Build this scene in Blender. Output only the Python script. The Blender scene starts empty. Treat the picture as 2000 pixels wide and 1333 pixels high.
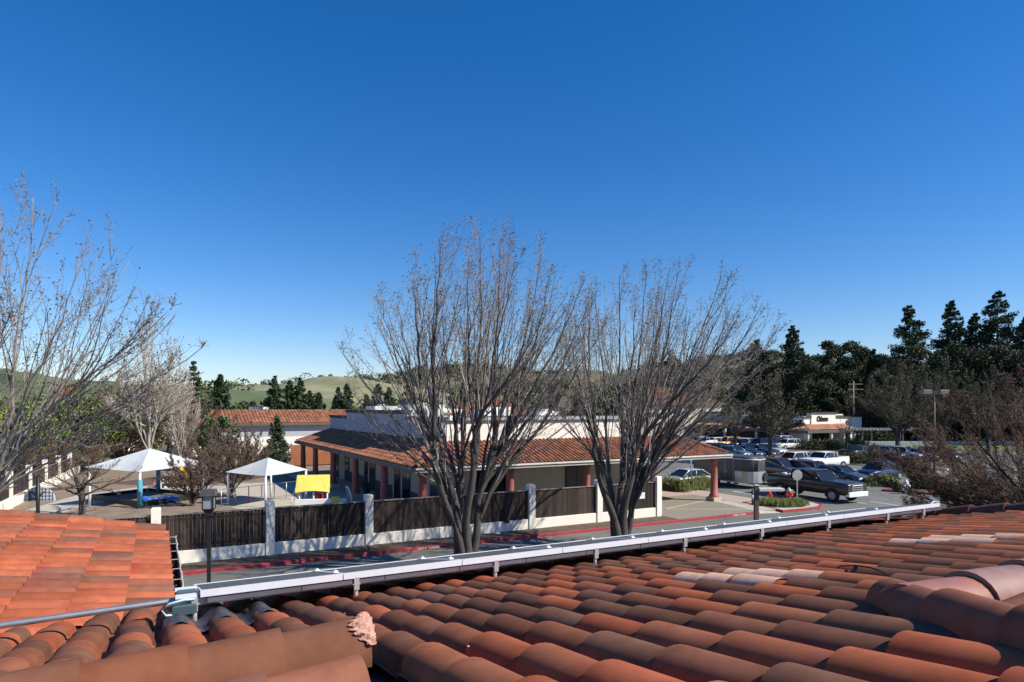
import bpy, math, random
import numpy as np
from mathutils import Vector, Matrix
R = math.radians
C = bpy.context.scene.collection

# ------------------------------------------------------------------ camera
CAMZ = 6.2; FPX = 1290.0; HZ = 798.0
cd = bpy.data.cameras.new('camera'); cam = bpy.data.objects.new('camera', cd); C.objects.link(cam)
cam.location = (0, 0, CAMZ); cam.rotation_euler = (R(90), 0, 0)
cd.sensor_width = 36; cd.lens = 36*FPX/2000; cd.shift_y = (HZ-666.5)/2000
cd.clip_start = 0.05; cd.clip_end = 9000
bpy.context.scene.camera = cam

# ------------------------------------------------------------------ sky, sun, exposure
TH = math.atan2(.4735, .8808)                       # direction of the road in plan
U = Vector((.8808, .4735, 0)); V = Vector((-.4735, .8808, 0))
SUN = (U*.88 - V*.85 + Vector((0, 0, 1.0))).normalized()
world = bpy.data.worlds.new('World'); bpy.context.scene.world = world; world.use_nodes = True
nt = world.node_tree; bg = nt.nodes['Background']
sky = nt.nodes.new('ShaderNodeTexSky'); sky.sky_type = 'NISHITA'; sky.sun_disc = False
sky.sun_elevation = math.asin(SUN.z); sky.sun_rotation = math.atan2(SUN.x, SUN.y)
sky.altitude = 100; sky.air_density = 1.0; sky.dust_density = 0.15; sky.ozone_density = 3.0
hs = nt.nodes.new('ShaderNodeHueSaturation'); hs.inputs['Saturation'].default_value = 1.38
gm = nt.nodes.new('ShaderNodeMix'); gm.data_type = 'RGBA'; gm.blend_type = 'MULTIPLY'; gm.inputs[0].default_value = 1; gm.inputs[7].default_value = (.98, .98, 1.16, 1)
nt.links.new(sky.outputs[0], hs.inputs['Color']); nt.links.new(hs.outputs[0], gm.inputs[6]); nt.links.new(gm.outputs[2], bg.inputs[0]); bg.inputs[1].default_value = 0.096
ld = bpy.data.lights.new('sun', 'SUN'); ld.energy = 5.0; ld.angle = R(.53); ld.color = (1, .93, .81)
lo = bpy.data.objects.new('sun', ld); C.objects.link(lo)
lo.rotation_euler = SUN.to_track_quat('Z', 'Y').to_euler(); lo.location = (40, -20, 60)
vs = bpy.context.scene.view_settings
vs.view_transform = 'Standard'; vs.look = 'None'; vs.gamma = 1; vs.use_curve_mapping = False; vs.exposure = 0.38

# ------------------------------------------------------------------ helpers
def S(a, b, z=0.0): return Vector((U.x*a+V.x*b, U.y*a+V.y*b, z))
def G(px, py, z=0.0):
    Y = (CAMZ-z)*FPX/(py-HZ); return Vector(((px-1000)/FPX*Y, Y, z))
def AT(px, Y, z=0.0): return Vector(((px-1000)/FPX*Y, Y, z))
def ZAT(py, Y): return CAMZ-(py-HZ)/FPX*Y
def ab(p): return (p.dot(U), p.dot(V))

class MB:
    def __init__(s): s.v = []; s.f = []; s.m = []; s.c = []; s.s = []; s.cur = (1, 1, 1); s.mi = 0; s.T = None
    def vert(s, p):
        if s.T is not None: p = s.T @ Vector(p)
        s.v.append((p[0], p[1], p[2])); s.c.append(s.cur); return len(s.v)-1
    def face(s, idx, smooth=False): s.f.append(tuple(idx)); s.m.append(s.mi); s.s.append(smooth)
    def poly(s, pts, smooth=False): s.face([s.vert(p) for p in pts], smooth)
    def box(s, x0, x1, y0, y1, z0, z1):
        i = [s.vert(p) for p in ((x0,y0,z0),(x1,y0,z0),(x1,y1,z0),(x0,y1,z0),(x0,y0,z1),(x1,y0,z1),(x1,y1,z1),(x0,y1,z1))]
        for q in ((0,3,2,1),(4,5,6,7),(0,1,5,4),(1,2,6,5),(2,3,7,6),(3,0,4,7)): s.face([i[k] for k in q])
    def bev(s, x0, x1, y0, y1, z0, z1, e=.02):
        # box with a chamfered top edge
        lo = [(x0,y0),(x1,y0),(x1,y1),(x0,y1)]; hi = [(x0+e,y0+e),(x1-e,y0+e),(x1-e,y1-e),(x0+e,y1-e)]
        a = [s.vert((x,y,z0)) for x,y in lo]; b = [s.vert((x,y,z1-e)) for x,y in lo]; c = [s.vert((x,y,z1)) for x,y in hi]
        s.face(a[::-1]); s.face(c)
        for k in range(4):
            n = (k+1)%4; s.face([a[k],a[n],b[n],b[k]]); s.face([b[k],b[n],c[n],c[k]])
    def prism(s, pts, z0, z1):
        a = [s.vert((x,y,z0)) for x,y in pts]; b = [s.vert((x,y,z1)) for x,y in pts]; n = len(pts)
        s.face(a[::-1]); s.face(b)
        for k in range(n): s.face([a[k],a[(k+1)%n],b[(k+1)%n],b[k]])
    def extr(s, pts, y0, y1, smooth=False):     # profile in x,z pushed along y
        a = [s.vert((x,y0,z)) for x,z in pts]; b = [s.vert((x,y1,z)) for x,z in pts]; n = len(pts)
        s.face(a); s.face(b[::-1])
        for k in range(n): s.face([a[(k+1)%n],a[k],b[k],b[(k+1)%n]], smooth)
    def tube(s, P, r, n=8, caps=True):
        P = [Vector(p) for p in P]
        if not hasattr(r, '__len__'): r = [r]*len(P)
        rings = []; up = Vector((0.13, .27, 1))
        for i, p in enumerate(P):
            d = (P[min(i+1, len(P)-1)]-P[max(i-1, 0)]).normalized()
            x = d.cross(up if abs(d.z) < .95 else Vector((1, .1, 0))).normalized(); y = d.cross(x)
            rings.append([s.vert(p+(x*math.cos(t)+y*math.sin(t))*r[i]) for t in [2*math.pi*k/n for k in range(n)]])
        for i in range(len(P)-1):
            for k in range(n):
                s.face([rings[i][k], rings[i][(k+1)%n], rings[i+1][(k+1)%n], rings[i+1][k]], True)
        if caps: s.face(rings[0][::-1]); s.face(rings[-1])
    def cyl(s, x, y, z0, z1, r, r2=None, n=16): s.tube([(x,y,z0),(x,y,z1)], [r, r if r2 is None else r2], n)
    def lathe(s, prof, n=20, cx=0, cy=0):
        rg = [[s.vert((cx+r*math.cos(2*math.pi*k/n), cy+r*math.sin(2*math.pi*k/n), z)) for k in range(n)] for r, z in prof]
        for i in range(len(prof)-1):
            for k in range(n): s.face([rg[i][k], rg[i][(k+1)%n], rg[i+1][(k+1)%n], rg[i+1][k]], True)
        s.face(rg[0][::-1]); s.face(rg[-1])
    def blob(s, c, r, seed=0, n=10, k=.25):
        rd = random.Random(seed); ph = [rd.uniform(0, 6.28) for _ in range(6)]
        rg = []
        for i in range(n+1):
            t = math.pi*i/n; row = []
            for j in range(2*n):
                p = 2*math.pi*j/(2*n)
                q = 1+k*(math.sin(3*p+ph[0]+2*t)+math.sin(5*t+ph[1]+p)+.6*math.sin(7*p+ph[2]-5*t))/2.6*math.sin(t)
                row.append(s.vert((c[0]+r[0]*q*math.sin(t)*math.cos(p), c[1]+r[1]*q*math.sin(t)*math.sin(p), c[2]+r[2]*q*math.cos(t))))
            rg.append(row)
        for i in range(n):
            for j in range(2*n): s.face([rg[i][j], rg[i+1][j], rg[i+1][(j+1)%(2*n)], rg[i][(j+1)%(2*n)]], True)
    def build(s, name, mats, parent=None, loc=None, rot=None):
        me = bpy.data.meshes.new(name); me.from_pydata(s.v, [], s.f)
        if not isinstance(mats, (list, tuple)): mats = [mats]
        for m in mats: me.materials.append(m)
        me.polygons.foreach_set('material_index', s.m); me.polygons.foreach_set('use_smooth', s.s)
        at = me.attributes.new('Col', 'FLOAT_COLOR', 'POINT')
        at.data.foreach_set('color', np.hstack([np.array(s.c, dtype=np.float32), np.ones((len(s.c), 1), np.float32)]).ravel())
        me.update()
        o = bpy.data.objects.new(name, me); C.objects.link(o)
        if parent: o.parent = parent
        if loc is not None: o.location = loc
        if rot is not None: o.rotation_euler = (0, 0, rot)
        return o

def tag(o, label=None, cat=None, group=None, kind=None):
    if label: o['label'] = label
    if cat: o['category'] = cat
    if group: o['group'] = group
    if kind: o['kind'] = kind
    return o
def thing(name, label, cat, loc=(0, 0, 0), rot=0, group=None):
    o = bpy.data.objects.new(name, None); C.objects.link(o); o.location = loc; o.rotation_euler = (0, 0, rot)
    o.empty_display_size = .3
    return tag(o, label, cat, group)
def dup(root, loc, rot, label=None, scale=None):
    def cp(o, par):
        c = o.copy(); C.objects.link(c)
        if par: c.parent = par
        for ch in list(o.children): cp(ch, c)
        return c
    r = cp(root, None); r.location = loc; r.rotation_euler = (0, 0, rot)
    if label: r['label'] = label
    if scale: r.scale = (scale, scale, scale) if not hasattr(scale, '__len__') else scale
    return r

# ------------------------------------------------------------------ materials
def mat(name, col, rough=.8, metal=0, var=.18, scale=4, bump=0, bscale=60, attr=False, col2=None, stretch=None, spec=None, coat=0, grime=None, cracks=0):
    m = bpy.data.materials.new(name); m.use_nodes = True; n = m.node_tree; b = n.nodes['Principled BSDF']
    b.inputs['Roughness'].default_value = rough; b.inputs['Metallic'].default_value = metal
    if spec is not None: b.inputs['Specular IOR Level'].default_value = spec
    if coat: b.inputs['Coat Weight'].default_value = coat*.55; b.inputs['Coat Roughness'].default_value = .05
    tc = n.nodes.new('ShaderNodeTexCoord'); mp = n.nodes.new('ShaderNodeMapping'); n.links.new(tc.outputs['Object'], mp.inputs[0])
    if stretch: mp.inputs['Scale'].default_value = stretch
    nz = n.nodes.new('ShaderNodeTexNoise'); nz.inputs['Scale'].default_value = scale; nz.inputs['Detail'].default_value = 6
    nz.inputs['Roughness'].default_value = .65
    n.links.new(mp.outputs[0], nz.inputs['Vector'])
    mr = n.nodes.new('ShaderNodeMapRange'); mr.inputs[1].default_value = .3; mr.inputs[2].default_value = .7
    n.links.new(nz.outputs[0], mr.inputs[0])
    mx = n.nodes.new('ShaderNodeMix'); mx.data_type = 'RGBA'
    n.links.new(mr.outputs[0], mx.inputs[0])
    c2 = col2 if col2 else tuple(c*(1-var) for c in col); c1 = col if col2 else tuple(min(1, c*(1+var)) for c in col)
    mx.inputs[6].default_value = (*c2, 1); mx.inputs[7].default_value = (*c1, 1)
    out = mx.outputs[2]
    if attr:
        a = n.nodes.new('ShaderNodeAttribute'); a.attribute_name = 'Col'
        mm = n.nodes.new('ShaderNodeMix'); mm.data_type = 'RGBA'; mm.blend_type = 'MULTIPLY'; mm.inputs[0].default_value = 1
        n.links.new(out, mm.inputs[6]); n.links.new(a.outputs['Color'], mm.inputs[7]); out = mm.outputs[2]
    def layer(fac, c, o_):
        q = n.nodes.new('ShaderNodeMix'); q.data_type = 'RGBA'; n.links.new(fac, q.inputs[0]); n.links.new(o_, q.inputs[6]); q.inputs[7].default_value = (*c, 1); return q.outputs[2]
    if grime:
        for (gc, gs, g0, g1, gst, amt) in grime:
            m3 = n.nodes.new('ShaderNodeMapping'); n.links.new(tc.outputs['Object'], m3.inputs[0]); m3.inputs['Scale'].default_value = gst
            z = n.nodes.new('ShaderNodeTexNoise'); z.inputs['Scale'].default_value = gs; z.inputs['Detail'].default_value = 8; z.inputs['Roughness'].default_value = .7; n.links.new(m3.outputs[0], z.inputs['Vector'])
            r_ = n.nodes.new('ShaderNodeMapRange'); r_.inputs[1].default_value = g0; r_.inputs[2].default_value = g1; r_.inputs[4].default_value = amt; n.links.new(z.outputs[0], r_.inputs[0]); out = layer(r_.outputs[0], gc, out)
    if cracks:
        z = n.nodes.new('ShaderNodeTexNoise'); z.inputs['Scale'].default_value = 1.2; n.links.new(tc.outputs['Object'], z.inputs['Vector'])
        av = n.nodes.new('ShaderNodeVectorMath'); av.operation = 'MULTIPLY_ADD'; n.links.new(z.outputs['Color'], av.inputs[0]); av.inputs[1].default_value = (1.5, 1.5, 0); n.links.new(tc.outputs['Object'], av.inputs[2])
        vo = n.nodes.new('ShaderNodeTexVoronoi'); vo.feature = 'DISTANCE_TO_EDGE'; vo.inputs['Scale'].default_value = cracks; n.links.new(av.outputs[0], vo.inputs['Vector'])
        r_ = n.nodes.new('ShaderNodeMapRange'); r_.inputs[1].default_value = .0; r_.inputs[2].default_value = .012; r_.inputs[3].default_value = .75; r_.inputs[4].default_value = 0; n.links.new(vo.outputs[0], r_.inputs[0]); out = layer(r_.outputs[0], (.035, .035, .035), out)
    n.links.new(out, b.inputs['Base Color'])
    if bump:
        n2 = n.nodes.new('ShaderNodeTexNoise'); n2.inputs['Scale'].default_value = bscale; n2.inputs['Detail'].default_value = 4
        n.links.new(mp.outputs[0], n2.inputs['Vector'])
        bp = n.nodes.new('ShaderNodeBump'); bp.inputs['Strength'].default_value = bump; bp.inputs['Distance'].default_value = .02
        n.links.new(n2.outputs[0], bp.inputs['Height']); n.links.new(bp.outputs[0], b.inputs['Normal'])
    return m

Mx = dict(
 ground=mat('dry_earth', (.16,.13,.08), .95, scale=.15, col2=(.075,.085,.035)),
 mulch=mat('mulch', (.16,.105,.07), .95, scale=3, col2=(.07,.045,.03), bump=1, bscale=25),
 yard=mat('yard_dirt', (.31,.235,.165), .95, scale=1.2, col2=(.17,.125,.085), bump=.6, bscale=12),
 asphalt=mat('asphalt', (.185,.182,.158), .92, scale=.35, col2=(.12,.119,.105), bump=.3, bscale=90, cracks=.16, grime=[((.05,.05,.048), .9, .60, .72, (1,1,1), .7), ((.27,.265,.235), .22, .55, .75, (1,.3,1), .5)]),
 concrete=mat('concrete', (.46,.42,.34), .9, scale=2, var=.12, bump=.2, grime=[((.20,.18,.15), 1.3, .55, .75, (1,1,1), .6)]),
 aggregate=mat('aggregate_concrete', (.31,.27,.20), .9, scale=25, col2=(.20,.18,.135), bump=.5, bscale=60),
 pinkpave=mat('pink_paving', (.50,.38,.31), .9, scale=6, col2=(.36,.28,.23)),
 redkerb=mat('red_kerb_paint', (.40,.045,.055), .75, scale=5, col2=(.24,.03,.035)),
 whitep=mat('white_paint', (.75,.75,.73), .6, var=.08),
 mark=mat('road_marking', (.62,.62,.6), .8, scale=8, col2=(.38,.38,.36)),
 stucco=mat('white_stucco', (.80,.76,.67), .92, scale=1.3, var=.06, bump=.35, bscale=70, grime=[((.42,.38,.31), 3.5, .58, .80, (1,1,.25), .55)]),
 stuccog=mat('grey_stucco', (.40,.41,.45), .92, scale=1.5, var=.06, bump=.3, bscale=60),
 stuccoc=mat('cream_stucco', (.50,.46,.38), .92, scale=1.5, var=.08, bump=.3, bscale=60),
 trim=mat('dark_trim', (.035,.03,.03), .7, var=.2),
 fascia=mat('grey_fascia', (.42,.40,.37), .7, scale=2, var=.12),
 fasciad=mat('brown_fascia', (.10,.085,.08), .7, scale=2, var=.2),
 wood=mat('dark_fence_wood', (.040,.027,.022), .9, scale=5, col2=(.015,.011,.010), stretch=(6,6,.5), bump=.5, bscale=30, attr=True),
 woodcap=mat('weathered_rail', (.26,.24,.21), .9, scale=4, col2=(.12,.105,.09)),
 orangewood=mat('orange_wood', (.30,.11,.04), .8, scale=3, stretch=(5,5,.4), var=.3),
 column=mat('red_column_paint', (.38,.12,.10), .75, scale=3, var=.12),
 tile=mat('clay_tile', (1.08,.98,.90), .86, scale=6, col2=(.74,.62,.54), attr=True, bump=.07, bscale=260, spec=.08, grime=[((.24,.15,.11), 5, .62, .80, (1,1,1), .30), ((.05,.032,.025), 4, .58, .80, (1,1,1), .50), ((.60,.48,.40), 55, .72, .78, (1,1,1), .6)]),
 mortar=mat('pink_mortar', (.56,.30,.22), .95, scale=30, var=.2, bump=.5, bscale=90),
 pale=mat('pale_clay', (.80,.50,.38), .8, scale=18, col2=(.62,.38,.29)),
 alu=mat('aluminium', (.86,.88,.92), .42, .25, var=.04, scale=10, bump=.03),
 steel=mat('galvanised', (.50,.52,.53), .45, .85, var=.15, scale=12),
 cell=mat('solar_cells', (.10,.10,.092), .6, 0, var=.1, spec=.3),
 black=mat('black_metal', (.018,.018,.02), .5, 0, var=.3),
 flash=mat('lead_flashing', (.10,.10,.11), .5, .5, var=.3, scale=8),
 gutter=mat('dark_gutter', (.05,.045,.04), .6, var=.3),
 gutterw=mat('worn_white_gutter', (.60,.58,.54), .6, scale=6, col2=(.35,.32,.29)),
 debris=mat('leaf_debris', (.12,.07,.04), .95, scale=25, col2=(.02,.015,.01), bump=1.5, bscale=40),
 frost=mat('frosted_pane', (.30,.31,.32), .35, var=.1),
 glass=mat('dark_glass', (.015,.018,.022), .10, var=.2, spec=.5),
 tyre=mat('rubber', (.02,.02,.02), .85, var=.2),
 rim=mat('wheel_alloy', (.42,.42,.43), .4, .3, var=.1),
 chrome=mat('chrome', (.75,.75,.76), .12, 1, var=.05),
 lampw=mat('lamp_lens', (.75,.74,.70), .2, var=.05, spec=.7),
 lampr=mat('tail_lens', (.35,.02,.02), .25, var=.1, spec=.7),
 canopy=mat('white_canopy_cloth', (.50,.53,.53), .85, scale=1.5, var=.07, bump=.5, bscale=3, grime=[((.30,.31,.30), 2.5, .5, .8, (1,1,1), .5)]),
 yellow=mat('yellow_plastic', (.80,.66,.12), .5, var=.06),
 blue=mat('blue_plastic', (.03,.14,.50), .5, var=.2),
 teal=mat('teal_padding', (.05,.25,.34), .7, scale=8, col2=(.10,.36,.45)),
 red=mat('red_paint', (.55,.04,.03), .45, var=.15),
 orange=mat('orange_rubber', (.75,.12,.03), .6, var=.1),
 white=mat('white_plastic', (.80,.80,.78), .5, var=.05),
 offw=mat('offwhite_roof_metal', (.62,.63,.62), .6, var=.1),
 lawn=mat('lawn', (.17,.22,.05), .95, scale=2, col2=(.09,.14,.03)),
 trunk=mat('bark', (.105,.09,.078), .95, scale=6, col2=(.040,.034,.030), stretch=(3,3,.8), bump=1, bscale=25),
 twig=mat('pale_twig', (.34,.30,.275), .8, scale=2, col2=(.15,.13,.115), attr=True),
 bud=mat('bud_brown', (.16,.13,.07), .8, scale=5, var=.3, attr=True),
 greybark=mat('grey_bark', (.38,.345,.31), .95, scale=6, col2=(.19,.17,.15), stretch=(3,3,.8), bump=1, bscale=25),
 standm=mat('mauve_grey_metal', (.50,.46,.46), .5, .4, var=.15, scale=12),
 palebark=mat('pale_bark', (.46,.42,.36), .9, scale=3, col2=(.26,.23,.19), attr=True),
 redtwig=mat('reddish_twig', (.135,.088,.062), .9, scale=1, var=.3, attr=True),
 browntwig=mat('brown_twig', (.17,.13,.095), .9, scale=1, var=.3, attr=True),
 needle=mat('conifer_needles', (.034,.056,.022), .85, scale=.6, var=.3, attr=True),
 leaf=mat('oak_leaves', (.050,.066,.026), .8, scale=.5, var=.3, attr=True),
 leafl=mat('light_leaves', (.16,.22,.045), .75, scale=.5, var=.3, attr=True),
 grassy=mat('bush_leaves', (.13,.16,.045), .8, scale=3, var=.3, attr=True),
 hedge=mat('hedge_leaves', (.055,.065,.028), .85, scale=2, var=.3, attr=True),
 olivetwig=mat('olive_twig', (.115,.10,.06), .9, scale=1, var=.3, attr=True),
 darktwig=mat('dark_twig', (.06,.05,.045), .9, scale=1, var=.3, attr=True),
 paletwig=mat('white_twig', (.48,.43,.37), .85, scale=1, var=.25, attr=True),
 darkbark=mat('dark_bark', (.045,.035,.03), .95, scale=6, col2=(.02,.016,.014), bump=1, bscale=25),
 palm=mat('palm_frond', (.10,.13,.06), .7, scale=2, var=.3, attr=True),
 orangefl=mat('orange_fruit_stalks', (.62,.25,.04), .8, var=.3),
)

# ------------------------------------------------------------------ clay tile fields
PAL = [(.40,.135,.072), (.37,.120,.064), (.28,.115,.070), (.215,.105,.070), (.19,.105,.075), (.17,.085,.06), (.33,.13,.075), (.22,.10,.066)]
PALW = [(.46,.145,.078), (.44,.135,.073), (.39,.130,.078), (.31,.125,.085), (.25,.12,.09), (.45,.15,.085)]
PALF = [(.33,.15,.10), (.28,.13,.09), (.24,.125,.09), (.30,.155,.11), (.22,.11,.08)]
def tiles(mb, o, du, dv, nr, W, L, inside, pitch=.26, expo=.41, seg=9, hc=.088, w=.212, pal=PAL, seed=1, lift=.022, over=.05, jit=.004):
    """barrel tiles: o upper corner, du across, dv down the slope; inside(s,t) keeps a tile"""
    rd = random.Random(seed); o = Vector(o)
    prof0 = [(-pitch/2, 0.0), (-w/2-.004, -.004)]
    for k in range(seg+1):
        t = math.pi*(1-k/seg); prof0.append((w/2*math.cos(t), hc*max(0, math.sin(t))**.85))
    prof0 += [(w/2+.004, -.004), (pitch/2, 0.0)]
    nI = int(W/pitch); nJ = int(L/expo)
    for i in range(nI):
        for j in range(nJ):
            s = (i+.5)*pitch; t0 = j*expo; t1 = t0+expo+over
            if not inside(s, t0+expo/2): continue
            c = rd.choice(pal); g = rd.uniform(.82, 1.15); c = tuple(x*g for x in c)
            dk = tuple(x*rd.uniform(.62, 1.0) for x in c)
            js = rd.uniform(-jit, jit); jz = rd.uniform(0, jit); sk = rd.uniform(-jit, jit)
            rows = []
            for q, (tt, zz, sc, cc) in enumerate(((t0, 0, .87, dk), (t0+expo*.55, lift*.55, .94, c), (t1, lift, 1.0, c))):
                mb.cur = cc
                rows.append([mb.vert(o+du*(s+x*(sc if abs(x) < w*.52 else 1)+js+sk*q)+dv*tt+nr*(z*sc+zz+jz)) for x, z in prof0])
            for a, b in ((0, 1), (1, 2)):
                for k in range(len(prof0)-1): mb.face([rows[a][k], rows[b][k], rows[b][k+1], rows[a][k+1]], True)
            mb.cur = tuple(x*.9 for x in c)          # thickness of the lower end
            e0 = [mb.vert(o+du*(s+x+js+sk*2)+dv*t1+nr*(z+lift+jz)) for x, z in prof0]
            e1 = [mb.vert(o+du*(s+x*.93+js+sk*2)+dv*(t1-.001)+nr*(max(z-.020, -.01)+lift-.012+jz)) for x, z in prof0]
            for k in range(len(prof0)-1): mb.face([e0[k], e1[k], e1[k+1], e0[k+1]])
    mb.cur = (1, 1, 1)
def caps(mb, P0, P1, r=.12, expo=.36, pal=PAL, seed=3, lift=.02, up=Vector((0, 0, 1)), sq=1.0, seg=10):
    """row of half-round ridge tiles from P0 to P1, every tile overlapping the one before it"""
    rd = random.Random(seed); P0 = Vector(P0); P1 = Vector(P1); d = P1-P0; L = d.length; d.normalize()
    x = d.cross(up).normalized(); y = x.cross(d).normalized(); n = max(1, round(L/expo)); e = L/n
    for i in range(n):
        c = rd.choice(pal); g = rd.uniform(.85, 1.12); c = tuple(q*g for q in c); rr = []
        for tt, sc, zz in ((i*e, 1.0, lift), (i*e+e*.5, .96, lift*.6), ((i+1)*e+.04, .9, 0)):
            mb.cur = tuple(q*(.8+.2*sc) for q in c)
            rr.append([mb.vert(P0+d*tt+x*(r*sc*math.cos(t))+y*(r*sq*sc*math.sin(t)+zz)) for t in [math.pi*(k/seg*1.16-.08) for k in range(seg+1)]])
        for q in (0, 1):
            for k in range(seg): mb.face([rr[q][k], rr[q][k+1], rr[q+1][k+1], rr[q+1][k]], True)
        ea = [mb.vert(P0+d*(i*e)+x*(r*math.cos(t))+y*(r*sq*math.sin(t)+lift)) for t in [math.pi*(k/seg*1.16-.08) for k in range(seg+1)]]
        eb = [mb.vert(P0+d*(i*e+.002)+x*((r-.02)*math.cos(t))+y*((r*sq-.02)*math.sin(t)+lift)) for t in [math.pi*(k/seg*1.16-.08) for k in range(seg+1)]]
        for k in range(seg): mb.face([ea[k], eb[k], eb[k+1], ea[k+1]])
    mb.cur = (1, 1, 1)
E1 = Vector((1, 0, 0)); E2 = Vector((0, 1, 0)); EZ = Vector((0, 0, 1))
def slope_frame(down, k):          # horizontal down direction and fall per metre
    dv = (down+EZ*-k).normalized(); nr = (EZ+down*k).normalized(); return dv, nr

#@SETTING
# ================================================================== the setting (ground, road, pavements)
def sheet(name, pts, z, m, kind='structure', label=None):
    mb = MB(); mb.poly([(x, y, z) for x, y in pts]); o = mb.build(name, m, loc=(0, 0, 0), rot=TH); tag(o, label, kind=kind); return o
mb = MB(); N = 48
mb.poly([(4500*math.cos(2*math.pi*k/N), 4500*math.sin(2*math.pi*k/N), -.02) for k in range(N)])
tag(mb.build('ground', Mx['ground']), kind='structure')
sheet('yard', [(-40, 28.9), (25.2, 28.9), (25.2, 98), (-40, 98)], .002, Mx['yard'])
sheet('road', [(-60, 13), (220, 13), (220, 27.3), (-60, 27.3)], .006, Mx['asphalt'])
sheet('parking_lot', [(34.2, 27.3), (220, 27.3), (220, 120), (34.2, 120)], .006, Mx['asphalt'])
sheet('verge', [(-60, 7.2), (40, 7.2), (40, 13), (-60, 13)], .01, Mx['mulch'])
sheet('tree_strip', [(-60, 20.6), (21, 20.6), (21, 24.2), (-60, 24.2)], .012, Mx['mulch'])
# planting bed and kerb along the wall
mb = MB(); mb.box(-60, 25.2, 27.46, 28.9, 0, .13); tag(mb.build('planting_bed', Mx['mulch'], rot=TH), kind='structure')
mb = MB(); mb.T = None
mb.bev(-60, 31.2, 27.3, 27.455, 0, .15, .025)
tag(mb.build('kerb', Mx['redkerb'], rot=TH), kind='structure')
# forecourt pavement under the porch
mb = MB(); mb.box(25.2, 33.2, 27.46, 35.0, 0, .13); mb.build('pavement', Mx['aggregate'], rot=TH)['kind'] = 'structure'
mb = MB()
for x0, y0, x1, y1 in ((25.3, 30.2, 33.0, 32.6), (25.3, 31.6, 32.6, 27.6)):
    d = Vector((x1-x0, y1-y0, 0)).normalized(); n = Vector((-d.y, d.x, 0))*.09
    mb.poly([(x0-n.x, y0-n.y, .134), (x1-n.x, y1-n.y, .134), (x1+n.x, y1+n.y, .134), (x0+n.x, y0+n.y, .134)])
mb.poly([(31.2, 27.47, .1345), (33.1, 27.47, .1345), (33.1, 31.6, .1345), (32.0, 31.6, .1345)])
mb.build('pavement_bands', Mx['concrete'], rot=TH)['kind'] = 'structure'
mb = MB(); mb.box(33.2, 35.4, 30.6, 38.2, 0, .135); mb.box(25.2, 33.2, 35.0, 38.2, 0, .135)
mb.build('pink_pavement', Mx['pinkpave'], rot=TH)['kind'] = 'structure'
mb = MB(); mb.poly([(31.2, 27.3, .012), (32.6, 26.9, .012), (33.2, 30.6, .14), (33.2, 31.0, .14), (31.5, 27.47, .14)]); mb.poly([(31.2, 27.3, .012), (31.5, 27.47, .14), (31.2, 27.47, .14)])
mb.build('kerb_ramp', Mx['concrete'], rot=TH)['kind'] = 'structure'
# kerbed islands
def island(name, pts, ztop=.14, mk=Mx['redkerb'], mt=Mx['concrete']):
    c = Vector((sum(p[0] for p in pts)/len(pts), sum(p[1] for p in pts)/len(pts)))
    inn = [((x-c.x)*(1-.16/max(.2, (Vector((x, y))-c).length))+c.x, (y-c.y)*(1-.16/max(.2, (Vector((x, y))-c).length))+c.y) for x, y in pts]
    mb = MB(); n = len(pts)
    a = [mb.vert((x, y, 0)) for x, y in pts]; b = [mb.vert((x, y, ztop+.01)) for x, y in pts]; d = [mb.vert((x, y, ztop+.01)) for x, y in inn]; e = [mb.vert((x, y, ztop-.03)) for x, y in inn]
    for k in range(n):
        q = (k+1)%n
        for f in ([a[k], a[q], b[q], b[k]], [b[k], b[q], d[q], d[k]], [d[k], d[q], e[q], e[k]]): mb.face(f)
    mb.build('kerb', mk, rot=TH)['kind'] = 'structure'
    mb = MB(); mb.poly([(x, y, ztop-.02) for x, y in inn]); mb.build(name, mt, rot=TH)['kind'] = 'structure'
ISL = [(32.7, 26.9), (34.5, 26.75), (36.1, 26.9), (37.1, 27.5), (37.6, 28.6), (37.5, 29.8), (37.0, 30.6), (33.4, 30.6)]
island('island_paving', ISL)
p = [ab(G(x, y)) for x, y in ((1722, 960), (1800, 966), (1890, 972), (1960, 973), (1990, 966), (1930, 958), (1820, 950), (1760, 948))]
island('island_soil', p, mt=Mx['mulch'])
p = [ab(G(x, y)) for x, y in ((1490, 884), (1560, 888), (1665, 886), (1670, 877), (1560, 873), (1500, 876))]
island('far_island_soil', p, mt=Mx['mulch'], mk=Mx['redkerb'])
p = [ab(G(x, y)) for x, y in ((1683, 876), (1745, 879), (1990, 882), (2100, 876), (2100, 862), (1683, 862))]
island('lawn', p, mt=Mx['lawn'], mk=Mx['concrete'], ztop=.12)
p = [ab(G(x, y)) for x, y in ((1640, 908), (1720, 912), (1850, 920), (1870, 910), (1780, 903), (1660, 900))]
island('parking_island_soil', p, mt=Mx['mulch'], mk=Mx['concrete'])
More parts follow.
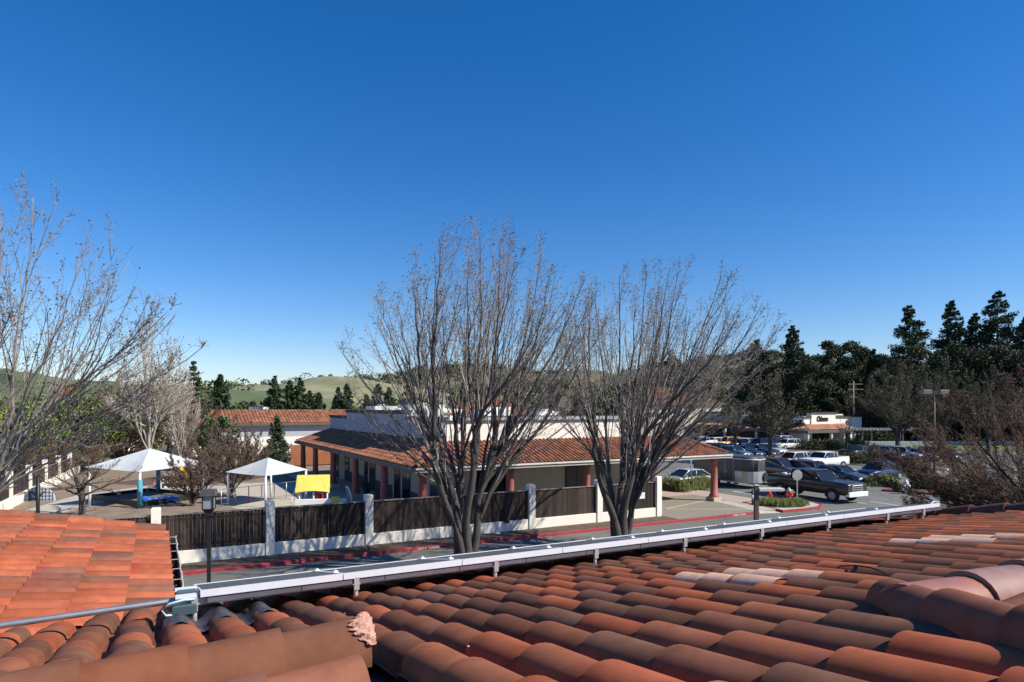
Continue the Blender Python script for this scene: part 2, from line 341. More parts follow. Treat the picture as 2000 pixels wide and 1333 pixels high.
# painted markings
mb = MB()
def line(p, q, w=.12, z=.011):
    p = Vector((*ab(p), 0)) if len(p) == 3 else Vector((*p, 0)); q = Vector((*ab(q), 0)) if len(q) == 3 else Vector((*q, 0))
    n = (q-p).normalized(); n = Vector((-n.y, n.x, 0))*w/2
    mb.poly([(p.x-n.x, p.y-n.y, z), (q.x-n.x, q.y-n.y, z), (q.x+n.x, q.y+n.y, z), (p.x+n.x, p.y+n.y, z)])
line(G(1565, 984), G(1630, 982), .35); line(G(1555, 966), G(1690, 984), .25); line(G(1700, 980), G(1780, 992), .18)
line(G(1432, 960), G(1470, 966), .3); line(G(1690, 952), G(1722, 948), .3)
for k in range(9): line((54+k*2.75, 37.5), (54+k*2.75, 43.0), .1)
for k in range(10): line((50+k*2.75, 58), (50+k*2.75, 63.2), .1)
for i in range(6):
    a0, b0 = ab(G(1900+i*22, 985)); line((a0, b0), (a0+2.6, b0+.2), .35, .012)
mb.build('road_markings', Mx['mark'], rot=TH)['kind'] = 'structure'
# yard surfaces: paths, shaded play surface
def pxsheet(name, pts, m, z=.008): return sheet(name, [ab(G(x, y)) for x, y in pts], z, m)
pxsheet('yard_path', [(40, 1000), (150, 968), (300, 948), (470, 950), (600, 958), (600, 966), (470, 962), (330, 962), (180, 985), (60, 1022)], Mx['concrete'])
pxsheet('play_surface', [(455, 945), (640, 940), (760, 985), (700, 1010), (500, 1005), (430, 985)], Mx['concrete'], .012)
sheet('porch_floor', [(10.6, 31.5), (14.3, 31.5), (14.3, 64), (10.6, 64)], .03, Mx['concrete'])
pxsheet('flower_bed', [(210, 945), (360, 925), (420, 918), (560, 905), (600, 915), (480, 940), (350, 952)], Mx['mulch'], .016)

# hills
def hill(name, crest, Y, depth, m, seed=0, amp=.02, back=1.2):
    rd = np.random.RandomState(seed); xs = np.linspace(crest[0][0], crest[-1][0], 130); ys = np.interp(xs, [c[0] for c in crest], [c[1] for c in crest])
    mb = MB(); nr = 22; rows = []
    ph = rd.rand(12)*6.28
    for j in range(nr+6):
        t = j/nr; row = []
        for i, (x, y) in enumerate(zip(xs, ys)):
            Yc = Y*(1+.08*math.sin(x*.004+ph[0])); D = Yc-depth*(1-t) if t <= 1 else Yc+depth*back*(t-1)*3
            zc = CAMZ+(HZ-y)/FPX*Yc
            prof = math.sin(min(t, 1)*math.pi/2)**1.15 if t <= 1 else max(-.2, 1-(t-1)*2.5)
            n = sum(math.sin(x*.011*(k+1)*1.3+ph[k]+t*3.1*(k+1))*math.cos(t*5*(k+1)+ph[k+6]+x*.006*k)/(k+1) for k in range(5))
            z = zc*prof+n*zc*.16*math.sin(min(t, 1)*math.pi)
            row.append(mb.vert(((x-1000)/FPX*Yc*(D/Yc), D, z-.5)))
        rows.append(row)
    for j in range(len(rows)-1):
        for i in range(len(xs)-1): mb.face([rows[j][i], rows[j][i+1], rows[j+1][i+1], rows[j+1][i]], True)
    o = mb.build(name, m); o['kind'] = 'structure'; return o, rows, mb
mg = mat('green_hill_grass', (.135,.175,.06), .95, scale=.02, col2=(.09,.12,.045))
mt_ = mat('tan_hill_grass', (.30,.28,.15), .95, scale=.02, col2=(.16,.18,.085))
mw = mat('wooded_hill', (.20,.18,.10), .95, scale=.012, col2=(.05,.058,.034))
h1 = hill('hill', [(-500, 745), (-100, 733), (0, 735), (60, 738), (150, 748), (260, 752), (360, 753), (450, 763), (520, 765), (600, 772), (700, 792), (760, 806)], 420, 260, mg, 1)
h2 = hill('hill', [(200, 802), (330, 775), (420, 760), (470, 754), (497, 751), (525, 753), (570, 751), (620, 745), (660, 741), (700, 740), (740, 747), (800, 752), (900, 772), (980, 802)], 900, 400, mt_, 2)
h3 = hill('hill', [(480, 803), (600, 765), (690, 743), (760, 739), (850, 731), (900, 722), (960, 724), (1040, 732), (1120, 730), (1200, 733), (1300, 716), (1400, 706), (1500, 700), (1600, 706), (1750, 720), (2300, 730)], 1300, 500, mw, 3)
#@NEAR
# ================================================================== the tiled building we stand on
SL = .196
near = thing('tiled_building', 'near terracotta tiled roof with a wing on the left, seen from above', 'building', (0, 0, 0), TH)
Z0 = 5.655
# main slope (falls away towards the road)
dv, nr = slope_frame(E2, SL)
mb = MB(); L0 = -.9
def zmain(b): return Z0-SL*b
kk = math.sqrt(1+SL*SL)
def ins_main(s, t):
    a = -3.64+s; b = L0+t/kk
    if b > 6.85: return False
    if a < .1 and b > 6.93+(a-.1)-.1: return False
    if a < .70 and b < 2.62: return False
    if b < 1.6 and a > 2.66-(1.62-b)*.69: return False
    return a < 9.55
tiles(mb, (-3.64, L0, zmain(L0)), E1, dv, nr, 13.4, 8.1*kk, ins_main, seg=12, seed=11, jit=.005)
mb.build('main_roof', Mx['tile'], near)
# roof deck below the tiles
mb = MB()
for q in ([(-3, 2.5), (.72, 2.5), (.72, -1), (9.6, -1), (9.6, 6.9), (.05, 6.9), (-3, 3.9)],):
    mb.poly([(x, y, zmain(y)-.035) for x, y in q])
    mb.poly([(x, y, zmain(y)-.16) for x, y in q][::-1])
# eave soffit and fascia of the main roof
mb.box(.05, 9.6, 6.86, 6.9, zmain(6.9)-.22, zmain(6.9)-.02)
mb.build('roof_deck', Mx['trim'], near)
# wing slope (falls towards +a)
dvw, nrw = slope_frame(E1, SL)
mb = MB(); ZW = 4.30; A0 = .085-9*.41/kk
def zwing(a): return ZW+SL*(.1-a)
def ins_wing(s, t):
    b = 11.05-s; a = A0+t/kk
    return a < .09 and b > 6.95+(a-.1)
tiles(mb, (A0, 11.05, zwing(A0)), -E2, dvw, nrw, 8.2, 9.05*.41, ins_wing, seg=11, seed=21, pal=PALW, jit=.004)
mb.build('wing_roof', Mx['tile'], near)
mb = MB(); mb.poly([(x, y, zwing(x)-.035) for x, y in ((-3.9, 2.9), (.06, 6.93), (.06, 11.1), (-3.9, 11.1))])
mb.poly([(-3.9, 11.05, zwing(-3.9)-.03), (.1, 11.05, zwing(.1)-.03), (.1, 11.05, zwing(.1)-.25), (-3.9, 11.05, zwing(-3.9)-.25)])
mb.box(.03, .06, 6.93, 11.1, ZW-.2, ZW-.01)
mb.build('wing_deck', Mx['trim'], near)
# rake caps at the far end of the wing
mb = MB(); caps(mb, (.10, 11.12, zwing(.1)+.055), (-3.9, 11.12, zwing(-3.9)+.055), r=.125, expo=.42, pal=PALW, seed=5, sq=.8); mb.build('rake_cap', Mx['tile'], near)
# valley flashing
mb = MB(); 
for s_, w in ((-1, .10), (1, .10)):
    mb.poly([(.1, 6.93, zmain(6.93)-.02), (-3.6, 3.23, zmain(3.23)-.02), (-3.6-s_*w, 3.23+s_*w, zmain(3.23)+.0), (.1-s_*w, 6.93+s_*w, zmain(6.93)+.0)])
mb.build('valley_flashing', Mx['flash'], near)
# gutter on the wing: trough, white outer lip, hanger straps, leaf litter
mb = MB()
gp = [(.06, ZW-.02), (.07, ZW-.13), (.11, ZW-.15), (.20, ZW-.15), (.235, ZW-.12), (.24, ZW-.01), (.232, ZW-.01), (.22, ZW-.115), (.19, ZW-.14), (.11, ZW-.14), (.08, ZW-.12), (.07, ZW-.02)]
mb.extr(gp, 6.95, 11.1); mb.build('gutter', Mx['gutter'], near)
mb = MB(); rd = random.Random(4)
prev = None
P = [(.245+rd.uniform(-.006, .006), 6.95+k*.13, ZW-.012+rd.uniform(-.004, .004)) for k in range(33)]
mb.tube(P, [.011+rd.uniform(-.003, .004) for _ in P], 6); mb.build('gutter_lip', Mx['gutterw'], near)
for k in range(8): mb = MB(); y = 7.15+k*.55; mb.box(.04, .245, y-.008, y+.008, ZW-.008, ZW-.003); mb.build('gutter_strap', Mx['gutterw'], near)
mb = MB()
for k in range(420):
    x = rd.uniform(.085, .215); y = rd.uniform(6.98, 11.05); z = ZW-.115+rd.uniform(-.015, .055); s_ = rd.uniform(.01, .03); c = rd.choice([(1, 1, 1), (1.5, 1, .6), (.4, .3, .3), (2.2, 1.6, 1)])
    mb.cur = c; a = rd.uniform(0, 3.1); dx = s_*math.cos(a); dy = s_*math.sin(a)
    mb.poly([(x-dx, y-dy, z), (x+dy, y-dx, z+rd.uniform(0, .02)), (x+dx, y+dy, z), (x-dy, y+dx, z+rd.uniform(0, .02))])
mb.cur = (.5, .45, .4); mb.box(.082, .215, 6.96, 11.08, ZW-.138, ZW-.10)
tag(mb.build('leaf_litter', mat('gutter_leaves', (.12, .08, .05), .95, attr=True, scale=30), near), kind='stuff')
# near ridge with two layers of caps, ending in pink mortar
mb = MB(); ZR = 5.27
caps(mb, (.71, 2.55, ZR-.02), (-3.0, 2.55, ZR-.02), r=.125, expo=.30, seed=8, lift=.012, pal=[PAL[2], PAL[3], PAL[6], (.25, .115, .075)], seg=14)
mb.build('ridge_cap', Mx['tile'], near)
mb = MB()
caps(mb, (.66, 2.40, ZR-.175), (-3.0, 2.40, ZR-.175), r=.185, expo=.34, seed=14, lift=.012, pal=PALF, seg=14)
mb.build('ridge_under_cap', Mx['tile'], near)
mb = MB(); rd = random.Random(7); rows = []
for k in range(27):
    t = math.pi*(.13+.42*k/26); f = k/26; wl = .010+.050*math.sin(math.pi*min(1, f*1.05))**1.2*(1+.35*math.sin(k*1.9))+rd.uniform(0, .012); row = []
    for q, (x, r) in enumerate(((-wl, .136), (-wl*.6, .141+rd.uniform(0, .004)), (-wl*.2, .143+rd.uniform(-.002, .004)), (.012+rd.uniform(0, .010), .140), (.018, .118))):
        r += .005*math.sin(k*.9+q*1.7); row.append(mb.vert((.712+x, 2.55-(r-.004)*math.cos(t), ZR-.02+.010+(r-.004)*math.sin(t))))
    rows.append(row)
for k in range(26):
    for q in range(4): mb.face([rows[k][q], rows[k+1][q], rows[k+1][q+1], rows[k][q+1]])
mb.build('mortar_edge', Mx['mortar'], near)
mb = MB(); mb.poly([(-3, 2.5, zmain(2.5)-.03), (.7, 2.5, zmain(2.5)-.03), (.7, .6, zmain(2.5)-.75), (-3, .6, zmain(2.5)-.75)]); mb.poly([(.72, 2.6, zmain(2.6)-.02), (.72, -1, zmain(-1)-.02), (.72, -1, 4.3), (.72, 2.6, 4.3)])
mb.build('dark_shade_fill', Mx['trim'], near)  # near-black trim colour stands in for the shaded hollow below the ridge caps
# raised roof corner on the right
mb = MB(); ZC = .088-.115; JA, JB = (2.62, 1.62), (1.64, .20)
caps(mb, (JA[0], JA[1], zmain(JA[1])+ZC+.075), (JB[0], JB[1], zmain(JB[1])+ZC+.10), r=.106, expo=.42, seed=4, pal=[(.24, .115, .085), (.20, .10, .075), (.27, .12, .085)], lift=.02, seg=14)
mb.build('hip_cap', Mx['tile'], near)
ZJ = 5.53
mb = MB(); caps(mb, (2.50, 1.50, ZJ-.135), (10.2, 1.50, ZJ-.13), r=.125, expo=.42, seed=6, pal=[(.36, .18, .13), (.30, .165, .125), (.34, .14, .095)], lift=.012, seg=14)
mb.build('upper_ridge_cap', mat('worn_clay', (1, 1, 1), .45, scale=14, col2=(.78, .72, .70), attr=True, bump=.12, bscale=260, spec=.5), near)
mb = MB(); mb.box(2.72, 10.2, 1.42, 1.46, 4.9, ZJ-.14)
for (x0, y0, x1, y1) in ((JA[0]+.02, JA[1]-.02, JB[0]+.02, JB[1]-.02),):
    mb.poly([(x0, y0, 4.9), (x1, y1, 4.9), (x1, y1, zmain(y1)+.06), (x0, y0, zmain(y0)+.06)])
mb.poly([(2.72, 1.45, ZJ-.17), (10.2, 1.45, ZJ-.17), (10.2, -1, ZJ-.17), (1.9, -1, ZJ-.17), (1.9, .4, ZJ-.17)]); mb.build('upper_upstand', Mx['trim'], near)
mb = MB(); tiles(mb, (2.2, 1.42, ZJ-.155), -E2, E1, EZ, 2.4, 6, lambda s_, t: 2.2+t > JA[0]-(s_+.18)*.69+.16, seg=9, seed=33, pal=PALW)
mb.build('upper_roof', Mx['tile'], near)
# far rake of the main roof
mb = MB(); caps(mb, (9.62, 1.5, zmain(1.5)+.06), (9.62, 6.95, zmain(6.95)+.06), r=.13, expo=.42, seed=9, pal=[(.10, .06, .06), (.13, .07, .06)]); mb.box(9.55, 9.75, 1.5, 6.95, zmain(6.95)-.3, zmain(6.95)-.05)
mb.build('far_rake_cap', Mx['tile'], near)
# pale replacement tiles
for a0, b0, n in ((3.07, 3.22, 3), (3.33, 3.06, 3), (5.28, 3.28, 3), (5.54, 3.12, 3)):
    mb = MB(); a0 = -3.64+.26*(round((a0+3.64)/.26-.5)+.5)
    P1 = Vector((a0, b0, zmain(b0)+.045)); P0 = Vector((a0, b0-.72, zmain(b0-.72)+.045))
    caps(mb, P1, P0, r=.106, expo=.235, seed=2, pal=[(1, 1, 1), (.92, .9, .9)], up=nr, lift=.012, sq=.62, seg=10)
    mb.build('pale_vent_tile', mat('pale_tile', (.80, .49, .33), .88, scale=12, col2=(.58, .34, .235), attr=True), near)['label'] = 'pale pink vent tile cover'
mb = MB()     # lead flashing strip below the array's left foot
for j in range(2):
    row = []
pts = []
for k in range(40):
    a = .04+k*.018; h = .062+.042*math.cos((a-.13)/.26*2*math.pi)
    pts.append((a, h))
for k in range(39):
    (a, hh), (a2, hk) = pts[k], pts[k+1]
    mb.poly([(a, 4.62, zmain(4.62)+hh+.012), (a2, 4.62, zmain(4.62)+hk+.012), (a2, 5.25, zmain(5.25)+hk+.045), (a, 5.25, zmain(5.25)+hh+.045)], True)
mb.build('lead_flashing', Mx['flash'], near)
# walls under the roofs
mb = MB(); mb.box(-.6, 9.3, 2.0, 6.3, 0, zmain(6.3)-.18); mb.box(-6, -.6, 2.0, 10.7, 0, 4.05)
mb.build('wall', Mx['stucco'], near)
mb = MB(); rd = random.Random(77)      # moss crumbs and chips on the tiles
for k in range(90):
    a = rd.uniform(.9, 9); b = rd.uniform(2, 6.5); s_ = rd.uniform(.004, .012); z = zmain(b)+.03+rd.uniform(0, .05)
    mb.cur = rd.choice([(1, .9, .8), (.3, .28, .2), (.8, .6, .5)]); mb.blob((a, b, z), (s_, s_, s_*.7), k, 4)
tag(mb.build('roof_grit', mat('grit', (.55, .5, .42), .9, attr=True), near), kind='stuff')

# loose dark twig lying across the tiles
def onroof(px, py, off):
    t_ = Vector(((px-1000)/FPX, 1, -(py-HZ)/FPX)); b_ = t_.dot(V); k_ = (CAMZ-Z0-.088-off)/(-t_.z-SL*b_); return Vector((0, 0, CAMZ))+t_*k_
mb = MB(); mb.tube([onroof(x, y, o) for x, y, o in ((1640, 1106, .0), (1672, 1105, .03), (1700, 1109, .03), (1722, 1116, .01), (1733, 1123, .0))], .005, 6)
tag(mb.build('fallen_twig', Mx['darkbark']), 'thin dark curved twig lying on the roof tiles right of the nearer pale tiles', 'twig')
# ------------------------------------------------------------------ solar array on stand-offs
arr = thing('solar_array', 'long row of nine dark solar panels with bright aluminium edge along the roof', 'solar panels', (0, 0, 0), TH)
A_0, LP, B0, B1 = .262, .9935, 5.06, 6.12
def zp(b): return CAMZ-1.262-SL*(b-5.06)
proto = None
for k in range(9):
    x0 = .004; x1 = LP-.004
    mb = MB(); th = .05
    for (p, q) in (((x0, B0), (x1, B0+.03)), ((x0, B1-.03), (x1, B1)), ((x0, B0+.03), (x0+.012, B1-.03)), ((x1-.012, B0+.03), (x1, B1-.03))):
        i = [mb.vert((x, y, zp(y)+z)) for z in (-th, 0) for x, y in ((p[0], p[1]), (q[0], p[1]), (q[0], q[1]), (p[0], q[1]))]
        for f in ((0,3,2,1),(4,5,6,7),(0,1,5,4),(1,2,6,5),(2,3,7,6),(3,0,4,7)): mb.face([i[j] for j in f])
    if k == 0:
        fr = mb.build('solar_panel', Mx['alu'], arr, loc=(A_0, 0, 0))
        mc = MB(); mc.poly([(x, y, zp(y)-.006) for x, y in ((x0+.012, B0+.03), (x1-.012, B0+.03), (x1-.012, B1-.03), (x0+.012, B1-.03))])
        mc.poly([(x, y, zp(y)-.03) for x, y in ((x0+.012, B0+.03), (x0+.012, B1-.03), (x1-.012, B1-.03), (x1-.012, B0+.03))])
        ce = mc.build('cell_sheet', Mx['cell'], fr)
        mg2 = MB()
        for j in range(1, 6):
            x = x0+(x1-x0)*j/6; mg2.poly([(x-.002, B0+.03, zp(B0+.03)-.005), (x+.002, B0+.03, zp(B0+.03)-.005), (x+.002, B1-.03, zp(B1-.03)-.005), (x-.002, B1-.03, zp(B1-.03)-.005)])
        gl = mg2.build('cell_line', Mx['steel'], fr); proto = (fr, ce, gl)
    else:
        f2 = proto[0].copy(); C.objects.link(f2); f2.location.x = A_0+k*LP; f2.parent = arr
        for q in proto[1:]: c2 = q.copy(); C.objects.link(c2); c2.parent = f2
mb = MB()
for y in (B0+.07, B1-.2):
    z = zp(y)-.055
    mb.box(A_0-.12, A_0+9*LP-.1, y-.02, y+.02, z-.045, z)
mb.build('mounting_rail', Mx['steel'], arr)
mb = MB()                                         # skirt channel below the bright edge
for k in range(14):
    x = A_0+.05+k*.64; mb.box(x, x+.632, B0+.012, B0+.02, zp(B0)-.095, zp(B0)-.052)
mb.build('skirt_channel', mat('purple_grey_metal', (.22, .20, .23), .5, .6), arr)
for x in (.23, 1.36, 2.57, 3.62, 4.72, 5.83, 6.95, 8.08, 8.85):
    for y in (B0+.03, B1-.2):
        zt = zp(y)-.06; zb = zmain(y)+.02
        mb = MB(); mb.cyl(x, y, zb, zt-.03, .017, n=12); mb.box(x-.02, x+.02, y-.03, y-.02, zt-.075, zt+.02); mb.box(x-.03, x+.03, y-.028, y+.02, zt-.035, zt-.028)
        mb.cyl(x, y, zb-.02, zb+.012, .045, .03, 12)
        mb.build('standoff', Mx['standm'], arr)
for k in range(1, 9):
    for y in (B0+.25, B1-.12):
        mb = MB(); x = A_0+k*LP; mb.box(x-.02, x+.02, y-.02, y+.02, zp(y)-.002, zp(y)+.012); mb.cyl(x, y, zp(y), zp(y)+.022, .007, n=6)
        mb.build('panel_clamp', Mx['alu'], arr)
mb = MB()
mb.tube([(8.4, 5.1, zp(5.1)-.12), (8.9, 5.12, zp(5.1)-.10), (9.3, 5.2, zp(5.2)+.02), (9.6, 5.3, zp(5.2)-.02), (9.9, 5.4, zp(5.4)-.18)], .016, 8)
mb.build('conduit_run', Mx['steel'], arr)
jb = MB(); jb.bev(A_0-.17, A_0-.02, B0-.02, B0+.13, zp(B0)-.15, zp(B0)-.085, .01); jb.bev(A_0-.14, A_0-.01, B0+.15, B0+.28, zp(B0)-.12, zp(B0)-.03, .01)
jb.build('junction_box', mat('green_grey_box', (.05, .09, .10), .5), arr)
jb = MB()
for yy, zz in ((B0+.02, -.03), (B0+.10, -.045), (B0+.2, -.02)): jb.box(A_0-.15, A_0-.01, yy, yy+.03, zp(B0)+zz-.02, zp(B0)+zz)
jb.build('end_bracket', Mx['alu'], arr)
jb = MB()
jb.tube([(A_0-.03, B0, zp(B0)-.055), (A_0-.10, B0-.03, zp(B0)-.045), (A_0-.19, B0-.03, zp(B0)-.06), (A_0-.235, B0-.02, zp(B0)-.10), (A_0-.21, B0-.02, zp(B0)-.14), (A_0-.12, B0, zp(B0)-.15)], .008, 8)
jb.build('cable', mat('pale_cable', (.45, .68, .62), .5), arr)
# conduit that climbs over the valley
P1 = Vector(((352-1000)/FPX, 1, -(1172-HZ)/FPX))*4.72; P2 = Vector(((0-1000)/FPX, 1, -(1222-HZ)/FPX))*4.25; P3 = P2+(P2-P1)*.6
P1.z += CAMZ; P2.z += CAMZ; P3.z += CAMZ
mb = MB(); mb.tube([P1+(P1-P2)*.02, P1, P2, P3], .0215, 14); mid = P1.lerp(P2, .03); mb.tube([mid, mid+(P1-P2)*.012], .026, 14)
tag(mb.build('conduit', Mx['steel']), 'grey metal conduit pipe crossing the roof valley at the left', 'conduit')
#@BUILD
# ================================================================== fences and walls
WB = 28.85
fence = thing('fence_wall', 'long white stucco wall with dark wooden board panels and white posts beside the red kerb', 'fence', S(0, WB), TH)
FA = [-.03+4.17*k-8.34 for k in range(0, 9)]
posts = [-8.37, -4.2, -.03, 4.14, 8.31, 12.48, 16.65, 20.82, 24.9]
mb = MB(); mb.bev(-12, 25.05, 0, .26, 0, .62, .012); mb.build('wall_base', Mx['stucco'], fence)
for i, a in enumerate(posts):
    mb = MB(); mb.bev(a-.17, a+.17, -.06, .34, 0, 2.36, .03); mb.build('post', Mx['stucco'], fence)
for i in range(len(posts)-1):
    a0 = posts[i]+.17; a1 = posts[i+1]-.17; rd = random.Random(i); mb = MB(); x = a0
    while x < a1-.02:
        w = min(rd.uniform(.13, .15), a1-x); g = rd.uniform(.55, 1.7); mb.cur = (g*rd.uniform(.9, 1.15), g, g*rd.uniform(.85, 1.05))
        if rd.random() < .15: mb.cur = (g*1.6, g*1.5, g*1.35)
        y = .10+rd.uniform(0, .022); mb.box(x+.003, x+w-.004, y, y+.022, .60, 2.02+rd.uniform(-.01, .012)); x += w
    mb.cur = (.8, .8, .8); mb.box(a0, a1, .15, .19, .75, .84); mb.box(a0, a1, .15, .19, 1.8, 1.89)
    p = mb.build('board_panel', Mx['wood'], fence)
    mb = MB(); mb.box(a0, a1, .06, .20, 2.035, 2.075); mb.build('top_rail', Mx['woodcap'], p)
# paper notice on the last panel
mb = MB(); mb.box(-.21, .21, -.012, .0, -.17, .17)
nt_ = tag(mb.build('notice', Mx['whitep'], loc=S(23.75, WB+.085, 1.35), rot=TH), 'small white notice board on the last dark fence panel', 'sign')
mb = MB(); mb.box(-.17, .17, -.016, -.0125, -.02, .0); mb.box(-.17, .1, -.016, -.0125, .05, .065); mb.build('printed_line', mat('pink_print', (.55, .35, .3)), nt_)

# left yard fence: low wall, posts, dark boards
PL = [ab(G(x, y)) for x, y in ((-60, 1040), (12, 1005), (80, 985), (132, 960), (170, 947), (205, 936), (250, 924), (290, 914))]
PL = [(-8.6-.0*i+.28*i*1.0, 40.5+5.1*i) for i in range(8)]
f2 = thing('fence_wall', 'white wall with slim white posts and dark rails running away along the left side of the playground', 'fence', S(*PL[0]), 0)
o0 = S(*PL[0])
for i in range(len(PL)-1):
    p = S(*PL[i])-o0; q = S(*PL[i+1])-o0; d = (q-p); L = d.length; ang = math.atan2(d.y, d.x)
    e = bpy.data.objects.new('x', None)
    M_ = Matrix.Translation(p) @ Matrix.Rotation(ang, 4, 'Z')
    mb = MB(); mb.T = M_; mb.bev(-.05, L+.05, -.1, .1, 0, .7, .01); mb.build('wall_base', Mx['stucco'], f2)
    mb = MB(); mb.T = M_; mb.bev(-.16, .16, -.16, .16, .0, 2.3, .03); mb.build('post', Mx['stucco'], f2)
    mb = MB(); mb.T = M_; x = .17; rd = random.Random(i)
    while x < L-.3: g = rd.uniform(.6, 1.3); mb.cur = (g*1.3, g, g); mb.box(x, x+.13, -.03, -.01, .70, 1.7); x += .14
    mb.build('board_panel', Mx['wood'], f2)
    mb = MB(); mb.T = M_; mb.box(.16, L-.16, -.05, .02, 1.7, 1.75); mb.build('top_rail', Mx['woodcap'], f2)
# winding white garden wall further back
w3 = thing('garden_wall', 'low crooked white wall with short piers in front of the brown shrubs far left', 'wall', G(300, 862), 0)
pts = [G(x, y) for x, y in ((195, 888), (262, 880), (275, 866), (345, 858), (372, 862))]; o0 = pts[0]; w3.location = o0
for i in range(len(pts)-1):
    p = pts[i]-o0; q = pts[i+1]-o0; L = (q-p).length; M_ = Matrix.Translation(p) @ Matrix.Rotation(math.atan2((q-p).y, (q-p).x), 4, 'Z')
    mb = MB(); mb.T = M_; mb.bev(0, L, -.12, .12, 0, 1.3, .03); mb.build('wall_base', Mx['stucco'], w3)
    mb = MB(); mb.T = M_; mb.bev(-.25, .25, -.25, .25, 0, 1.9, .04); mb.build('post', Mx['stucco'], w3)

# ================================================================== main school building
bl = thing('school_building', 'long one-storey stucco building with clay tile porch roofs and a stepped parapet, behind the fence', 'building', S(0, 0), TH)
EA, EB, EAR, EBF = 11.4, 31.4, 33.1, 64.0
WA, WBF, WAR, WBB = 14.3, 35.0, 31.3, 62.4
ZE, ZT = 3.18, 4.30
kf = (ZT-ZE)/(WBF-EB); kl = (ZT-ZE)/(WA-EA); kr = (ZT-ZE)/(EAR-WAR); kb = (ZT-ZE)/(EBF-WBB)
# tile fields: front, left, right
mb = MB(); d_, n_ = slope_frame(-E2, kf); q = math.sqrt(1+kf*kf)
def inf(s, t):
    a = EAR-s if False else EA+s; b = WBF-t/q; return a > EA+(b-EB)*(WA-EA)/(WBF-EB)-.02 and a < EAR-(b-EB)*(EAR-WAR)/(WBF-EB)+.02
PALB = [(.42,.20,.125), (.38,.175,.11), (.33,.16,.105), (.28,.15,.11), (.24,.14,.105), (.46,.22,.14)]
tiles(mb, (EA, WBF, ZT), E1, d_, n_, EAR-EA, (WBF-EB)*q+.02, inf, seg=5, pitch=.27, expo=.375, pal=PALB, seed=41, over=.03)
mb.build('front_roof', Mx['tile'], bl)
mb = MB(); d_, n_ = slope_frame(-E1, kl); q2 = math.sqrt(1+kl*kl)
def inl(s, t):
    b = EBF-s; a = WA-t/q2; return b > EB+(a-EA)*(WBF-EB)/(WA-EA)-.02 and b < EBF-(a-EA)*(EBF-WBB)/(WA-EA)
tiles(mb, (WA, EBF, ZT), -E2, d_, n_, EBF-EB, (WA-EA)*q2+.02, inl, seg=5, pitch=.27, expo=.38, pal=PALB, seed=42, over=.03)
mb.build('side_roof', Mx['tile'], bl)
mb = MB(); d_, n_ = slope_frame(E1, kr); q3 = math.sqrt(1+kr*kr)
tiles(mb, (WAR, EB, ZT), E2, d_, n_, 14, (EAR-WAR)*q3+.02, lambda s, t: s > (WBF-EB)*(1-t/q3/(EAR-WAR)), seg=5, pitch=.27, expo=.38, pal=PALB, seed=43, over=.03)
mb.build('end_roof', Mx['tile'], bl)
mb = MB()
zo = -.03
mb.poly([(EA, EB, ZE+zo), (EAR, EB, ZE+zo), (WAR, WBF, ZT+zo), (WA, WBF, ZT+zo)])
mb.poly([(EA, EB, ZE+zo), (WA, WBF, ZT+zo), (WA, WBB, ZT+zo), (EA, EBF, ZE+zo)])
mb.poly([(EAR, EB, ZE+zo), (EAR, 45.4, ZE+zo), (WAR, 45.4, ZT+zo), (WAR, WBF, ZT+zo)])
mb.poly([(EA, EBF, ZE+zo), (WA, WBB, ZT+zo), (WAR, WBB, ZT+zo), (WAR, EBF, ZE+zo)])
mb.poly([(EA, EB, ZE-.2), (EA, EBF, ZE-.2), (WA, EBF, ZE-.2), (WA, EB, ZE-.2)]); mb.poly([(WA, EB, ZE-.2), (WA, WBF, ZE-.2), (EAR, WBF, ZE-.2), (EAR, EB, ZE-.2)])
mb.build('roof_deck', Mx['fasciad'], bl)
mb = MB(); caps(mb, (EA+.05, EB+.05, ZE+.09), (WA, WBF, ZT+.09), r=.12, expo=.4, pal=PALB, seg=6); mb.build('hip_cap', Mx['tile'], bl)
mb = MB(); caps(mb, (EAR-.05, EB+.05, ZE+.09), (WAR, WBF, ZT+.09), r=.12, expo=.4, pal=PALB, seg=6, seed=6)
mb.build('hip_cap', Mx['tile'], bl)
mb = MB(); mb.box(EA-.02, EAR+.02, EB-.14, EB, ZE-.21, ZE-.02); mb.build('front_fascia', Mx['fascia'], bl)
mb = MB(); mb.box(EA-.06, EAR+.06, EB-.22, EB-.145, ZE-.06, ZE+.03); mb.build('front_gutter', mat('pale_gutter', (.62, .60, .54), .6), bl)
mb = MB(); mb.box(EA-.10, EA-.025, EB-.14, EBF, ZE-.24, ZE+.0); mb.build('side_fascia', Mx['fasciad'], bl)
mb = MB(); mb.box(EAR+.03, EAR+.09, EB-.14, 45.4, ZE-.21, ZE-.0); mb.build('end_fascia', Mx['fascia'], bl)
# walls
mb = MB(); mb.box(WA, WAR, WBF, WBB, ZE-.25, 5.45); mb.box(27.0, WAR, WBF-.0, WBF+6, 5.449, 5.2)
mb.build('upper_wall', [Mx['stucco']], bl)
mb = MB(); mb.box(WA+.0, 26.0, WBF+.01, WBB-.01, 0, ZE-.26); mb.build('wall', Mx['stuccoc'], bl)
mb = MB(); mb.box(26.1, WAR-.1, WBF+3, WBB-.01, 0, ZE-.26); mb.build('set_back_wall', Mx['stuccoc'], bl)
for (b0, b1, zt) in ((WBF-.03, 41.0, 5.55), (41.0, 56.5, 5.95), (56.5, WBB, 5.45)):
    mb = MB(); mb.box(WA-.04, WA+.25, b0, b1, ZT-.3, zt); mb.build('side_parapet', Mx['stuccog'], bl)
    mb = MB(); mb.box(WA-.12, WA+.34, b0-.08, b1+.0, zt, zt+.14); mb.box(WA-.07, WA+.3, b0-.04, b1, zt-.12, zt-.002); mb.build('side_cornice', Mx['trim'], bl)
